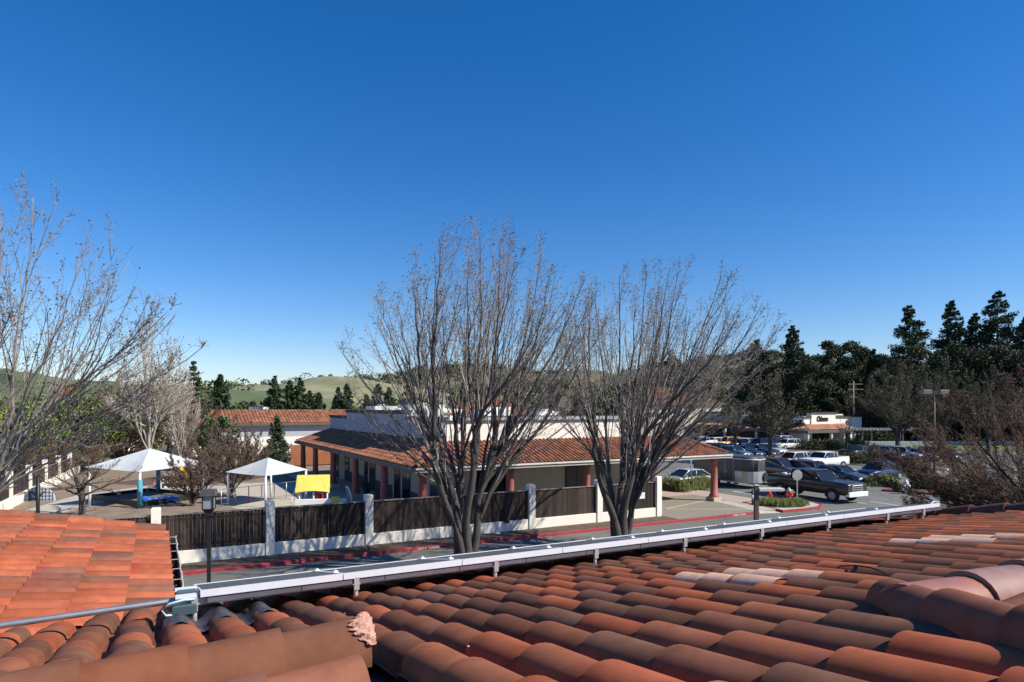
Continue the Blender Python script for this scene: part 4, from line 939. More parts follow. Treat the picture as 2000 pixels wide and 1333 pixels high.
def leafy(name, label, loc, H, Rc, seed, m, n=9000, leaf=.22, tr=.3, lobes=14, group=None, cat='tree', base=.18, kind=None, tone=(.55, 1.5), gaps=.0, mtr=None):
    """broadleaf tree: trunk, limbs and a crown of small leaf faces gathered in uneven clumps"""
    t = thing(name, label, cat, loc, 0, group); rs = np.random.RandomState(seed); rd = random.Random(seed); mb = MB()
    mb.tube([(0, 0, -.2), (.1, 0, H*.2), (0, .1, H*.45), (.1, 0, H*.75)], [tr*1.3, tr, tr*.7, tr*.2], 8)
    P = []; Cc = []
    for i in range(lobes):
        f = (i+.5)/lobes; z = H*(base+.12+(.82-base)*f); rmax = Rc*math.sqrt(max(.05, 1-((f-.38)/.66)**2)); az = i*2.399+rd.uniform(-.4, .4); r = rmax*rd.uniform(.45, .85)
        c = Vector((r*math.cos(az), r*math.sin(az), z)); k = rd.uniform(.26, .42)*Rc*(1.1-.3*f); k = min(k, H-z+.2) if z+k > H else k; k = max(k, .12*Rc)
        mb.tube([(0, 0, z*.5), Vector((0, 0, z*.55)).lerp(c, .5), c], [tr*.35, tr*.22, tr*.08], 5)
        m_ = int(n/lobes); d = rs.normal(size=(m_, 3)); d /= np.linalg.norm(d, axis=1)[:, None]; rad = rs.uniform(.35, 1.0, m_)**.5*rs.uniform(.75, 1.15, m_)
        lump = 1+.25*np.sin(d[:, 0]*7+i)*np.cos(d[:, 2]*6+i*2)
        q = np.array(list(c))+d*(rad*lump)[:, None]*np.array([k, k, k*.72]); P.append(q)
        g = rs.uniform(*tone)*.35+rs.uniform(tone[0], tone[1], m_)*.65; Cc.append(np.stack([g*rs.uniform(.85, 1.2), g, g*rs.uniform(.8, 1.1)], axis=1))
    mb.build('trunk', mtr or Mx['trunk'], t)
    P = np.concatenate(P); Cc = np.concatenate(Cc); quads('crown', P, leaf, m, t, rs, Cc, asp=.7); return t

def conifer(name, label, loc, H, Rb, seed, m=None, n=9000, leaf=.30, group=None, power=.9, layers=26, base=.08, gap=0.3, tone=(.5, 1.6)):
    t = thing(name, label, 'tree', loc, 0, group); rs = np.random.RandomState(seed); rd = random.Random(seed); mb = MB()
    mb.tube([(0, 0, -.2), (0, 0, H*.5), (0, 0, H*.97)], [H*.017, H*.010, .03], 8); P = []; Cc = []
    for i in range(layers):
        f = (i+.5)/layers; z0 = H*(base+(1-base)*f); rr = Rb*(1-f)**power*rd.uniform(.78, 1.12)+.12; nb = max(4, int(5+9*(1-f)))
        for j in range(nb):
            az = rd.uniform(0, 6.28); r = rr*rd.uniform(.6, 1.12)
            if rd.random() < gap*.5: continue
            dz = r*rd.uniform(-.30, .10); mb.tube([(0, 0, z0), (r*.9*math.cos(az), r*.9*math.sin(az), z0+dz)], [.05, .015], 4, False)
            m_ = int(n/(layers*nb)*(1.6*(1-f)+.5)); s = rs.uniform(.12, 1.0, m_)**.7; w = .13*r+.18
            x = s*r; y = rs.normal(0, 1, m_)*w*(1.15-s); z = z0+dz*s+rs.normal(0, 1, m_)*w*.45+.1*r*s*s
            P.append(np.stack([x*math.cos(az)-y*math.sin(az), x*math.sin(az)+y*math.cos(az), z], axis=1))
            g = rs.uniform(*tone, m_)*rs.uniform(.75, 1.2); Cc.append(np.stack([g*rs.uniform(.85, 1.15), g, g*.9], axis=1))
    mb.build('trunk', Mx['trunk'], t)
    P = np.concatenate(P); Cc = np.concatenate(Cc); quads('crown', P, leaf, m or Mx['needle'], t, rs, Cc, asp=.55, flat=.35); return t

# the three pruned bare trees between the roof and the road
bare_tree('bare_tree', 'tall bare tree left of centre fanning up in front of the wooden fence', S(10.55, 23.4), H=13.4, Rc=5.5, seed=4, nl=25, n1=11, n2=7, n3=4, tr=.36, cen=(.9, .2), fork=(.3, .9), group='bare pear trees by the road', limbs=[(-4.9, .2, 8.4), (-4.0, -1, 6.2), (4.6, .6, 6.8), (4.9, -.5, 8.6)], flat=.36, lowlimbs=0, prims=5, paz=.3, s0_=.16)
bare_tree('bare_tree', 'bare tree right of centre leaning right, in front of the end of the fence', S(17.85, 23.2), H=12.8, Rc=5.9, seed=9, nl=25, n1=11, n2=7, n3=4, tr=.38, cen=(2.2, .3), fork=(.35, 1.1), group='bare pear trees by the road', limbs=[(6.9, .5, 9.2), (6.4, -1, 7.4), (-3.0, .5, 6.6), (5.0, .4, 5.8)], flat=.33, lowlimbs=0, prims=5, paz=.1, s0_=.16)
bare_tree('bare_tree', 'large bare tree at the left edge, pale branches sweeping right across the sky', S(-5.2, 23.2), H=12.3, Rc=5.0, seed=13, nl=11, n1=11, n2=7, n3=3, tr=.25, cen=(2.0, .3), fork=(.8, 1.4), group='bare pear trees by the road', twr=.007, limbs=[(6.9, .5, 7.9), (6.6, -.6, 9.2), (6.0, .6, 6.6), (7.1, .1, 7.2)], flat=.36, s0_=.2, lowlimbs=0, mtr=Mx['greybark'], prims=4, paz=.2)

#@CARS
# ================================================================== vehicles
PAINT = {}
def paint(col, met=.35):
    k = tuple(col)
    if k not in PAINT: PAINT[k] = mat('car_paint', col, .32, met, var=.04, coat=.8)
    return PAINT[k]
def wheel(par, x, y, r, w=.22, side=1):
    m = MB()
    prof = [(r*.62, -w/2), (r*.93, -w/2), (r, -w*.32), (r, w*.32), (r*.93, w/2), (r*.62, w/2)]; n = 22
    rg = [[m.vert((x+q*math.cos(2*math.pi*k/n), y+z, r+q*math.sin(2*math.pi*k/n))) for k in range(n)] for q, z in prof]
    for i in range(len(prof)-1):
        for k in range(n): m.face([rg[i][k], rg[i][(k+1)%n], rg[i+1][(k+1)%n], rg[i+1][k]], True)
    m.face(rg[0]); m.face(rg[-1][::-1])
    t = m.build('wheel', Mx['tyre'], par); m = MB(); yo = y+side*(w/2+.004)
    m.tube([(x, yo, r), (x, yo+side*.015, r)], [r*.60, r*.52], 18); 
    for k in range(6):
        a = k*math.pi/3; m.tube([(x+.05*math.cos(a), yo+side*.018, r+.05*math.sin(a)), (x+r*.5*math.cos(a), yo+side*.022, r+r*.5*math.sin(a))], .022, 4)
    m.build('rim', Mx['rim'], t)
def vehicle(name, label, loc, ang, kind, col, L=4.7, W=1.84, H=1.48, cat='car', group='cars parked in the lot', rack=False, met=.35, wheels=True):
    """x forward, origin on the ground at the centre"""
    t = thing(name, label, cat, loc, ang, group); P = paint(col, met); w = W/2
    if kind == 'sedan': st = [(-.5,.62,.55,.80),(-.47,.34,.93,.93),(-.30,.26,1.0,1.0),(0,.24,.98,1.0),(.22,.24,.95,1.0),(.36,.26,.86,.97),(.46,.32,.74,.90),(.5,.42,.60,.76)]; gh = (-.40,-.22,.06,.24)
    elif kind == 'suv': st = [(-.5,.45,.90,.86),(-.485,.36,1.04,.95),(-.30,.30,1.06,1.0),(0,.30,1.04,1.0),(.22,.30,1.02,1.0),(.36,.32,.98,.98),(.46,.36,.88,.92),(.5,.46,.70,.80)]; gh = (-.485,-.43,.09,.24)
    elif kind == 'van': st = [(-.5,.42,.98,.86),(-.485,.34,1.05,.95),(-.30,.26,1.05,1.0),(0,.26,1.03,1.0),(.24,.26,1.0,1.0),(.38,.28,.92,.97),(.47,.34,.80,.90),(.5,.44,.62,.78)]; gh = (-.49,-.45,.10,.33)
    else: st = [(-.5,.60,1.20,.96),(-.492,.55,1.36,.99),(-.30,.52,1.37,1.0),(-.06,.50,1.37,1.0),(.12,.50,1.35,1.0),(.20,.50,1.35,1.0),(.36,.50,1.33,1.0),(.475,.52,1.30,.98),(.5,.58,1.22,.95)]; gh = (-.19,-.18,.105,.19)
    hs = H/(1.48 if kind == 'sedan' else 1.70 if kind == 'suv' else 1.72 if kind == 'van' else 1.95)
    mb = MB(); rings = []
    for x, zb, zt, ww in st:
        zb *= hs; zt *= hs; b = w*ww; zm = zb+(zt-zb)*.55
        pts = [(b*.90, zb), (b*.985, zb+.07), (b, zm), (b*.985, zt-.12), (b*.93, zt-.035), (b*.80, zt), (0, zt+.018)]
        pts = pts+[(-y, z) for y, z in pts[-2::-1]]; rings.append([mb.vert((x*L, y, z)) for y, z in pts])
    for i in range(len(rings)-1):
        for k in range(len(rings[0])-1): mb.face([rings[i][k], rings[i+1][k], rings[i+1][k+1], rings[i][k+1]], True)
        mb.face([rings[i][-1], rings[i+1][-1], rings[i+1][0], rings[i][0]])
    mb.face(rings[0]); mb.face(rings[-1][::-1])
    body = mb.build('body', P, t)
    belt = np.interp
    X_ = [s_[0] for s_ in st]; ZT_ = [s_[2]*hs for s_ in st]
    def bz(x): return float(np.interp(x, X_, ZT_))
    xr0, xr1, xf1, xf0 = gh; roof = H-.03; mb = MB()
    b0 = [(xr0*L, w*.90, bz(xr0)-.04), (xf0*L, w*.88, bz(xf0)-.04)]; tw = .80 if kind == 'truck' else .73; tp = [(xr1*L, w*tw, roof-.02), (xf1*L, w*(tw-.02), roof-.04)]; mid = ((xr1+xf1)/2*L, w*(tw+.02), roof+.0)
    def P3(p, s_): return (p[0], p[1]*s_, p[2])
    vi = {}
    for s_ in (1, -1):
        for n_, p in (('a', b0[0]), ('b', b0[1]), ('c', tp[1]), ('m', mid), ('d', tp[0])): vi[n_, s_] = mb.vert(P3(p, s_))
    for s_ in (1, -1):
        f = [vi['a', s_], vi['b', s_], vi['c', s_], vi['m', s_], vi['d', s_]]; mb.face(f if s_ < 0 else f[::-1])
    mb.face([vi['b', 1], vi['b', -1], vi['c', -1], vi['c', 1]]); mb.face([vi['a', -1], vi['a', 1], vi['d', 1], vi['d', -1]]); mb.face([vi[k, -1] for k in 'dmc']+[vi[k, 1] for k in 'cmd'])
    mb.build('window_glass', Mx['glass'], t)
    mb = MB()
    def rp(p, dz=0): return (p[0], p[1], p[2]+dz)
    rows = []
    for p, ex in ((tp[0], -.05), (((tp[0][0]*.7+mid[0]*.3)), 0), (mid, 0), ((mid[0]*.3+tp[1][0]*.7), 0), (tp[1], .04)):
        if isinstance(p, float): x = p; yy = w*.74; zz = roof+.012
        else: x = p[0]+ex; yy = p[1]; zz = p[2]
        rows.append([mb.vert((x, y*yy, zz+.045*(1-abs(y)**2.5)-(.03 if abs(y) > .99 else 0))) for y in (-1.05, -.9, -.5, 0, .5, .9, 1.05)])
    for i in range(4):
        for k in range(6): mb.face([rows[i][k], rows[i+1][k], rows[i+1][k+1], rows[i][k+1]], True)
    mb.build('roof', P, t)
    xb = (xr1+xf1)/2*L+(.05 if kind != 'truck' else -.05*L)
    for s_ in (1, -1):
        mb = MB(); mb.tube([P3(b0[0], s_), P3(tp[0], s_), (tp[0][0]+.05, tp[0][1]*s_*.97, tp[0][2]+.02)], .045, 6); mb.build('pillar', P, t)
        mb = MB(); mb.tube([P3(b0[1], s_), P3(tp[1], s_), (tp[1][0]-.05, tp[1][1]*s_*.97, tp[1][2]+.02)], .042, 6); mb.build('pillar', P, t)
        mb = MB(); mb.tube([(xb, s_*(w*.905), bz(xb/L)-.03), (xb-.04, s_*w*(tw+.015), roof)], .035, 6); mb.build('pillar', P, t)
        if kind in ('suv', 'van'):
            mb = MB(); mb.tube([(xr0*L*.60, s_*w*.905, bz(xr0)-.03), (xr1*L*.60, s_*w*.745, roof)], .05, 6); mb.build('pillar', P, t)
    for s_ in (1, -1):
        mb = MB(); mb.blob((xf0*L-.28, s_*(w+.06), bz(xf0)+.10*hs), (.07, .10, .075), 1, 6, 0); mb.build('mirror', P, t)
    xw = (-.30, .30) if kind != 'truck' else (-.315, .325); r = .33*hs if kind in ('sedan', 'van') else .37*hs if kind == 'suv' else .44*hs
    for x in xw:
        for s_ in (1, -1):
            mb = MB(); n = 18; c = mb.vert((x*L, s_*(w+.0), r)); R_ = [mb.vert((x*L+(r+.075)*math.cos(q), s_*(w+.006), max(.2*hs, r+(r+.075)*math.sin(q)))) for q in [math.pi*(1.12*k/n-.06) for k in range(n+1)]]
            for k in range(n): mb.face([c, R_[k], R_[k+1]] if s_ > 0 else [c, R_[k+1], R_[k]])
            mb.build('wheel_arch', Mx['tyre'], t); wheel(t, x*L, s_*(w-.095), r, .22, s_)
    # lamps, grille, bumpers, handles
    zf = float(np.interp(.47, X_, ZT_)); zr_ = float(np.interp(-.485, X_, ZT_))
    for s_ in (1, -1):
        mb = MB(); mb.T = Matrix.Translation((L*.475, s_*w*.72, zf-.17*hs)); mb.blob((0, 0, 0), (.12, .17, .075), 2, 6, 0); mb.build('headlight', Mx['lampw'], t)
        mb = MB(); mb.T = Matrix.Translation((-L*.488, s_*w*.80, zr_-.20*hs)); mb.blob((0, 0, 0), (.07, .13, .09 if kind == 'sedan' else .17), 2, 6, 0); mb.build('tail_light', Mx['lampr'], t)
    g = Mx['black'] if kind != 'truck' else Mx['alu']
    mb = MB(); mb.bev(L*.485, L*.503, -w*.5, w*.5, zf-(.36 if kind != 'truck' else .55)*hs, zf-.12*hs, .008); gr = mb.build('grille', g, t)
    if kind == 'truck':
        mb = MB()
        for k in range(3): mb.box(L*.504, L*.508, -w*.46, w*.46, zf-.50*hs+k*.13, zf-.42*hs+k*.13)
        mb.build('grille_bar', Mx['black'], gr)
        mb = MB(); mb.bev(L*.47, L*.515, -w*.93, w*.93, .46*hs, .74*hs, .03); mb.build('bumper', Mx['alu'], t)
        mb = MB(); mb.box(-L*.47, -L*.20, -w*.82, w*.82, bz(-.3)+.003, bz(-.3)+.012); mb.build('bed_floor', Mx['black'], t)
        mb = MB()
        for s_ in (1, -1): mb.box(-L*.49, -L*.19, s_*w*.90-.06, s_*w*.90+.06, bz(-.3)-.05, bz(-.3)+.055)
        mb.box(-L*.495, -L*.475, -w*.9, w*.9, bz(-.4)-.3, bz(-.4)+.055); mb.build('bed_rail', P, t)
    else:
        mb = MB(); mb.bev(L*.47, L*.505, -w*.6, w*.6, .28*hs, .42*hs, .02); mb.build('lower_grille', Mx['tyre'], t)
    mb = MB(); mb.box(L*.509, L*.513, -.17, .17, .46*hs, .58*hs); mb.build('number_plate', Mx['whitep'], t)
    for s_ in (1, -1):
        for x in (xb-.25, xb+.85):
            mb = MB(); mb.box(x-.1, x+.1, s_*w*.99-.02, s_*w*.99+.025, bz(0)-.16, bz(0)-.13); mb.build('door_handle', P if kind != 'truck' else Mx['chrome'], t)
    if rack:
        mb = MB()
        for s_ in (1, -1): mb.tube([(tp[0][0]+.1, s_*w*.66, roof+.07), (tp[1][0]-.1, s_*w*.66, roof+.07)], .02, 6)
        mb.build('roof_rail', Mx['chrome'], t)
    return t
AU, AV = TH, TH+math.pi/2                       # headings along the road and away from it
GREY = (.045,.045,.05)
vehicle('pickup_truck', 'dark grey crew-cab pickup with chrome grille towing the trailer beside the hydrant island', S(40.15, 30.4), -math.pi/2+TH, 'truck', (.03,.028,.030), L=6.4, W=2.05, H=2.0, cat='pickup truck', met=0.0)
vehicle('parked_car', 'silver sedan behind the bushes, seen left of the free-standing red column', S(36.3, 38.9), AU+math.pi, 'sedan', (.55,.57,.60), L=4.8)
def car(px, py, ang, kind, col, label, **k):
    nm = {'truck': 'pickup_truck', 'van': 'minivan', 'suv': 'parked_suv', 'sedan': 'parked_car'}[kind]; cat = {'truck': 'pickup truck', 'van': 'minivan', 'suv': 'car', 'sedan': 'car'}[kind]
    p = G(px, py); d = Vector((math.cos(ang), math.sin(ang), 0)); 
    return vehicle(nm, label, p+Vector((0, .9, 0)), ang, kind, col, cat=cat, **k)
DN, LF, RT, UPp = TH-math.pi/2, TH+math.pi, TH, TH+math.pi/2
car(1526, 934, DN, 'van', (.16,.11,.09), 'brown minivan parked just behind the open bed of the grey pickup', L=5.0, H=1.75, W=1.95)
car(1597, 938, DN, 'suv', (.12,.02,.02), 'dark red car mostly hidden behind the cab of the grey pickup', L=4.6, H=1.6)
car(1616, 920, LF, 'truck', (.78,.78,.76), 'white crew-cab pickup facing left behind the grey pickup', L=5.6, W=1.95, H=1.85, met=0)
car(1556, 914, LF, 'suv', (.72,.73,.72), 'white car between the brown minivan and the white pickup', L=4.5, H=1.6, met=.1)
car(1650, 946, DN, 'sedan', (.07,.075,.085), 'charcoal sedan parked right of the grey pickup with its nose toward us', L=4.8)
car(1729, 940, LF, 'suv', (.02,.03,.09), 'navy blue crossover parked beside the yellow-green shrub on the right', L=4.7, H=1.6)
car(1690, 901, RT, 'truck', (.02,.022,.045), 'dark navy pickup parked side-on in front of the lawn', L=5.8, H=1.85)
car(1742, 899, DN, 'suv', (.10,.12,.16), 'slate blue suv right of the dark navy pickup', L=4.6, H=1.65)
car(1775, 900, DN, 'suv', (.45,.47,.50), 'silver suv third from the left in the row before the lawn', L=4.6, H=1.65)
car(1808, 901, DN, 'sedan', (.30,.31,.33), 'grey sedan next to the parking lot lamp', L=4.6)
car(1845, 902, DN, 'suv', (.05,.05,.06), 'black suv half veiled by the red-brown tree right of the lot lamp', L=4.6, H=1.65)
# front row of the back group
car(1383, 886, DN, 'sedan', (.70,.71,.72), 'white sedan at the left end of the front row beyond the porch roof', L=4.6, met=.1)
car(1412, 888, DN, 'sedan', (.02,.03,.06), 'dark navy sedan second in the front row beyond the porch roof', L=4.6)
car(1438, 895, DN, 'sedan', (.10,.16,.20), 'teal grey sedan above the roof of the trailer', L=4.8)
car(1462, 894, DN, 'sedan', (.02,.025,.06), 'navy sedan in front row right of the teal grey one', L=4.9)
car(1488, 893, DN, 'sedan', (.012,.012,.014), 'black sedan left of the lone slender tree in the lot', L=4.8)
car(1509, 889, DN, 'sedan', (.50,.52,.54), 'silver sedan just right of the slender tree in the lot', L=4.7)
# back row
car(1333, 877, DN, 'sedan', (.68,.69,.70), 'white car farthest left in the back row beside the grey shop wall', L=4.6, met=.1)
car(1372, 877, LF, 'truck', (.66,.67,.68), 'white pickup in the back row left of the yellow suv', L=5.4, H=1.8, met=.1)
car(1398, 876, LF, 'suv', (.74,.74,.73), 'white suv in the back row touching the yellow one', L=4.5, H=1.65, met=.1)
car(1424, 876, LF, 'suv', (.72,.36,.02), 'yellow orange suv in the back row', L=4.7, H=1.75, met=0)
car(1448, 877, LF, 'sedan', (.04,.04,.05), 'dark low car just right of the yellow suv', L=4.5)
car(1467, 878, DN, 'suv', (.66,.66,.66), 'white suv nose-out between dark cars in the back row', L=4.5, H=1.65, met=.1)
car(1489, 880, LF, 'suv', (.015,.02,.06), 'navy suv behind the black sedan in the back row', L=4.7, H=1.72)
car(1511, 879, LF, 'suv', (.012,.012,.02), 'black suv behind the slender tree in the back row', L=4.7, H=1.75, rack=True)
car(1527, 872, LF, 'suv', (.60,.61,.62), 'pale suv partly hidden behind the black one in the back row', L=4.7, H=1.7)
car(1541, 879, LF, 'suv', (.76,.76,.74), 'white crossover at the right end of the back row by the low hedge', L=4.6, H=1.62, met=.1)

# enclosed trailer
tl = thing('enclosed_trailer', 'grey enclosed cargo trailer with silver lower nose hitched to the grey pickup', 'trailer', S(40.75, 36.0), TH-math.pi/2)
gt = mat('trailer_grey', (.085,.09,.09), .45, .3, var=.06, coat=.3); gs = mat('checker_plate', (.55,.56,.56), .35, .7, scale=60, var=.3)
def rprof(w, z0, z1, r=.22): return [(-w, z0), (w, z0), (w, z1-r), (w-r*.3, z1-r*.3), (w-r, z1), (-w+r, z1), (-w+r*.3, z1-r*.3), (-w, z1-r)]
mb = MB(); rg = []
for x, w in ((-5.6, 1.1), (-.4, 1.1), (.05, .95), (.28, .6), (.36, .2)):
    rg.append([mb.vert((x, y, z-(.0 if w > 1 else (1.1-w)*.12 if z > 2 else 0))) for y, z in rprof(w, .45, 2.5)])
for i in range(4):
    for k in range(8): mb.face([rg[i][k], rg[i+1][k], rg[i+1][(k+1)%8], rg[i][(k+1)%8]], i > 0)
mb.face(rg[0][::-1]); mb.face(rg[-1]); mb.build('body', gt, tl)
mb = MB(); rg = []
for x, w in ((-1.1, 1.108), (-.39, 1.112), (.08, .975), (.31, .63), (.40, .2)): rg.append([mb.vert((x, y, z)) for y, z in ((w, .47), (w, 1.35), (-w, 1.35), (-w, .47))])
for i in range(4):
    for k in (0, 2): mb.face([rg[i][k], rg[i+1][k], rg[i+1][k+1], rg[i][k+1]])
mb.face([rg[-1][0], rg[-1][1], rg[-1][2], rg[-1][3]]); mb.build('nose_plate', gs, tl)
mb = MB()
for s_ in (1, -1):
    mb.box(-5.6, -.4, s_*1.108-.012, s_*1.108+.012, .43, .50); mb.box(-5.6, -.4, s_*1.10-.015, s_*1.10+.015, 2.26, 2.32)
mb.tube([(-.4, -1.11, 2.30), (.06, -.96, 2.28), (.3, -.6, 2.26), (.38, 0, 2.25), (.3, .6, 2.26), (.06, .96, 2.28), (-.4, 1.11, 2.30)], .025, 6); mb.build('edge_trim', Mx['alu'], tl)
for y0 in (-2.1,):
    mb = MB(); mb.box(y0, y0+.85, -1.125, -1.103, .55, 2.15); d = mb.build('side_door', gt, tl); mb = MB(); mb.box(y0-.03, y0, -1.128, -1.103, .52, 2.2); mb.box(y0+.85, y0+.88, -1.128, -1.103, .52, 2.2); mb.box(y0+.1, y0+.2, -1.15, -1.125, 1.2, 1.28); mb.build('door_frame', Mx['steel'], d)
for x in (-3.0, -3.8):
    for s_ in (1, -1): wheel(tl, x, s_*1.12, .34, .2, s_)
mb = MB()
for s_ in (1, -1): mb.bev(-4.3, -2.5, s_*1.2-.12, s_*1.2+.12, .66, .80, .04)
mb.build('fender', gs, tl)
mb = MB(); mb.tube([(-.2, .7, .42), (1.5, 0, .45)], .05, 6); mb.tube([(-.2, -.7, .42), (1.5, 0, .45)], .05, 6); mb.tube([(1.2, 0, .45), (2.2, 0, .5)], .04, 6); mb.cyl(1.15, 0, .1, .95, .035); mb.build('hitch', Mx['black'], tl)
mb = MB(); mb.tube([(.30, .62, .9), (.50, .62, .9)], [.34, .34], 18); mb.build('spare_tyre', Mx['tyre'], tl)
mb = MB(); mb.cyl(.34, 0, 2.12, 2.2, .06, n=8); mb.build('marker_lamp', Mx['lampw'], tl)
# load in the pickup bed
mb = MB(); rd = random.Random(5)
for k in range(7):
    x = rd.uniform(-.6, 1.0); y = rd.uniform(-.6, .6); mb.blob((x, y, .15), (.28, .2, .16), k, 6, .2)
tag(mb.build('bed_load', Mx['whitep'], loc=S(40.15, 30.4+1.9, 1.27), rot=TH-math.pi/2), 'white bags lying in the bed of the grey pickup', 'bags')

#@STREET
# ================================================================== street furniture
def post_lamp():
    t = thing('post_lamp', 'square black lantern post in front of the left end of the wooden fence', 'lamp', AT(408, 22.0), R(12))
    mb = MB(); mb.bev(-.055, .055, -.055, .055, 0, 2.72, .004); mb.build('post', Mx['black'], t)
    mb = MB(); mb.box(-.11, .11, -.11, .11, 2.62, 2.74)
    a = [mb.vert((sx*.10, sy*.10, 2.74)) for sx, sy in ((-1,-1),(1,-1),(1,1),(-1,1))]; b = [mb.vert((sx*.18, sy*.18, 2.86)) for sx, sy in ((-1,-1),(1,-1),(1,1),(-1,1))]
    for k in range(4): mb.face([a[k], a[(k+1)%4], b[(k+1)%4], b[k]])
    mb.face(b)
    for sx in (-1, 1):
        for sy in (-1, 1): mb.box(sx*.165-.018, sx*.165+.018, sy*.165-.018, sy*.165+.018, 2.86, 3.30)
    h = mb.build('lantern_frame', Mx['black'], t)
    mb = MB(); mb.box(-.15, .15, -.15, .15, 2.87, 3.29); mb.build('lantern_pane', Mx['frost'], h)
    mb = MB(); c = [(-.245, 3.30), (.245, 3.30), (.22, 3.50), (-.22, 3.50)]
    lo_ = [mb.vert((sx*.245, sy*.245, 3.30)) for sx, sy in ((-1,-1),(1,-1),(1,1),(-1,1))]; hi = [mb.vert((sx*.205, sy*.205, 3.50)) for sx, sy in ((-1,-1),(1,-1),(1,1),(-1,1))]
    for k in range(4): mb.face([lo_[k], lo_[(k+1)%4], hi[(k+1)%4], hi[k]])
    mb.face(lo_[::-1]); mb.face(hi); mb.build('lantern_cap', mat('weathered_black', (.05,.05,.052), .6, scale=8, col2=(.09,.09,.09)), t)
post_lamp()
Yl = 26.0; t = thing('area_lamp', 'brown post with a flat rectangular lamp head at the edge of the road', 'lamp', AT(1477, Yl), TH+R(-25))
zt = ZAT(949, Yl)
mb = MB(); mb.bev(-.075, .075, -.075, .075, 0, zt, .004); mb.build('post', mat('brown_post', (.10,.07,.055), .7), t)
mb = MB(); mb.bev(-.10, .10, -.10, .10, zt, zt+.04, .01); mb.bev(.05, 1.05, -.22, .22, zt-.20, zt-.09, .02); mb.build('lamp_head', mat('lamp_shell', (.50,.49,.45), .6, scale=10, var=.25), t)
mb = MB(); mb.box(.12, 1.0, -.19, .19, zt-.215, zt-.203); mb.build('lamp_lens', Mx['black'], t)
def lotlamp(px, Y, ytop, label, heads=2, base=None):
    t = thing('lot_lamp', label, 'lamp', AT(px, Y), 0); z = ZAT(ytop, Y)
    mb = MB(); mb.cyl(0, 0, 0, .7, .28, n=14); mb.tube([(0, 0, .7), (0, 0, z)], [.09, .065], 8); mb.build('pole', mat('brown_pole', (.13,.09,.07), .7), t)
    for s_ in ((-1, 1) if heads == 2 else (0,)):
        mb = MB(); mb.bev(s_*.75-.38, s_*.75+.38, -.3, .3, z-.05, z+.32, .05); mb.box(min(0, s_*.4), max(0, s_*.4), -.03, .03, z+.1, z+.16); mb.build('lamp_head', mat('lamp_brown', (.20,.15,.13), .5), t)
lotlamp(1825, 58, 769, 'tall twin-headed car park lamp standing before the dark trees on the right')
# utility pole with cross-arms behind the shop
t = thing('utility_pole', 'thin pole with cross-arms rising behind the white shop', 'utility pole', AT(1667, 138))
zt = ZAT(745, 138); mb = MB(); mb.tube([(0, 0, 0), (0, 0, zt)], [.16, .11], 8); mb.build('pole', Mx['palebark'], t)
for z, w in ((zt-.6, 1.2), (zt-1.7, 1.3), (zt-3.3, .9)): mb = MB(); mb.box(-w*.9, w*1.6, -.07, .07, z-.07, z+.07); mb.build('cross_arm', Mx['palebark'], t)
# stop sign seen from behind
p = G(1557, 988); t = thing('stop_sign', 'octagonal road sign seen from its pale back on the kerbed island', 'sign', p, R(8))
mb = MB(); mb.box(-.03, .03, -.02, .02, 0, 2.15); mb.build('post', Mx['steel'], t)
mb = MB(); oc = [(.36*math.cos(R(22.5+45*k)), 1.95+.36*math.sin(R(22.5+45*k))) for k in range(8)]; mb.extr(oc, -.028, -.023); mb.build('sign_plate', mat('sign_back', (.38,.38,.36), .5, .3), t)
mb = MB(); mb.extr([(x*.98, 1.95+(z-1.95)*.98) for x, z in oc], -.0225, -.0215); mb.build('sign_face', Mx['red'], t)
def hydrant(px, py, label, m, top, s=1.0, Yp=None):
    t = thing('fire_hydrant', label, 'fire hydrant', G(px, py, .12), .5)
    mb = MB(); mb.lathe([(.17, 0), (.17, .05), (.12, .06), (.11, .45), (.14, .47), (.14, .51), (.125, .53)], 16)
    b = mb.build('barrel', m, t); mb = MB(); mb.lathe([(.125, .53), (.115, .60), (.07, .67), (.03, .69), (.03, .74)], 16); mb.build('bonnet', top, t)
    for d in ((1, 0), (-1, 0), (0, -1)):
        mb = MB(); mb.tube([(0, 0, .38), (d[0]*.19, d[1]*.19, .38)], .055 if d[0] else .07, 10); mb.tube([(d[0]*.18, d[1]*.18, .38), (d[0]*.215, d[1]*.215, .38)], .065 if d[0] else .085, 8); mb.build('outlet', m, t)
    t.scale = (s, s, s)
hydrant(1541, 980, 'red fire hydrant with pale cap beside the octagonal sign', Mx['red'], mat('grey_cap', (.5,.45,.42), .6), 1.25)
hydrant(1503, 979, 'red fire hydrant at the left end of the planted island bed', Mx['red'], Mx['red'], .95)
hydrant(1770, 962, 'white fire hydrant on the red-kerbed island at the right', Mx['whitep'], Mx['whitep'], 1.25)
t = thing('traffic_cone', 'orange traffic cone standing by the trailer nose', 'traffic cone', S(41.1, 34.4), .3)
mb = MB(); mb.bev(-.2, .2, -.2, .2, 0, .04, .01); mb.build('foot', Mx['orange'], t); mb = MB(); mb.lathe([(.14, .04), (.10, .3), (.07, .5), (.03, .75), (.02, .76)], 16); mb.build('cone_body', Mx['orange'], t)
t.scale = (1.2, 1.2, 1.2); t.location.z = .45
mb = MB(); mb.bev(-.3, .3, -.3, .3, 0, .45, .01); tag(mb.build('tool_box', Mx['steel'], loc=S(41.1, 34.4), rot=TH), 'grey metal box under the orange cone at the trailer hitch', 'box')
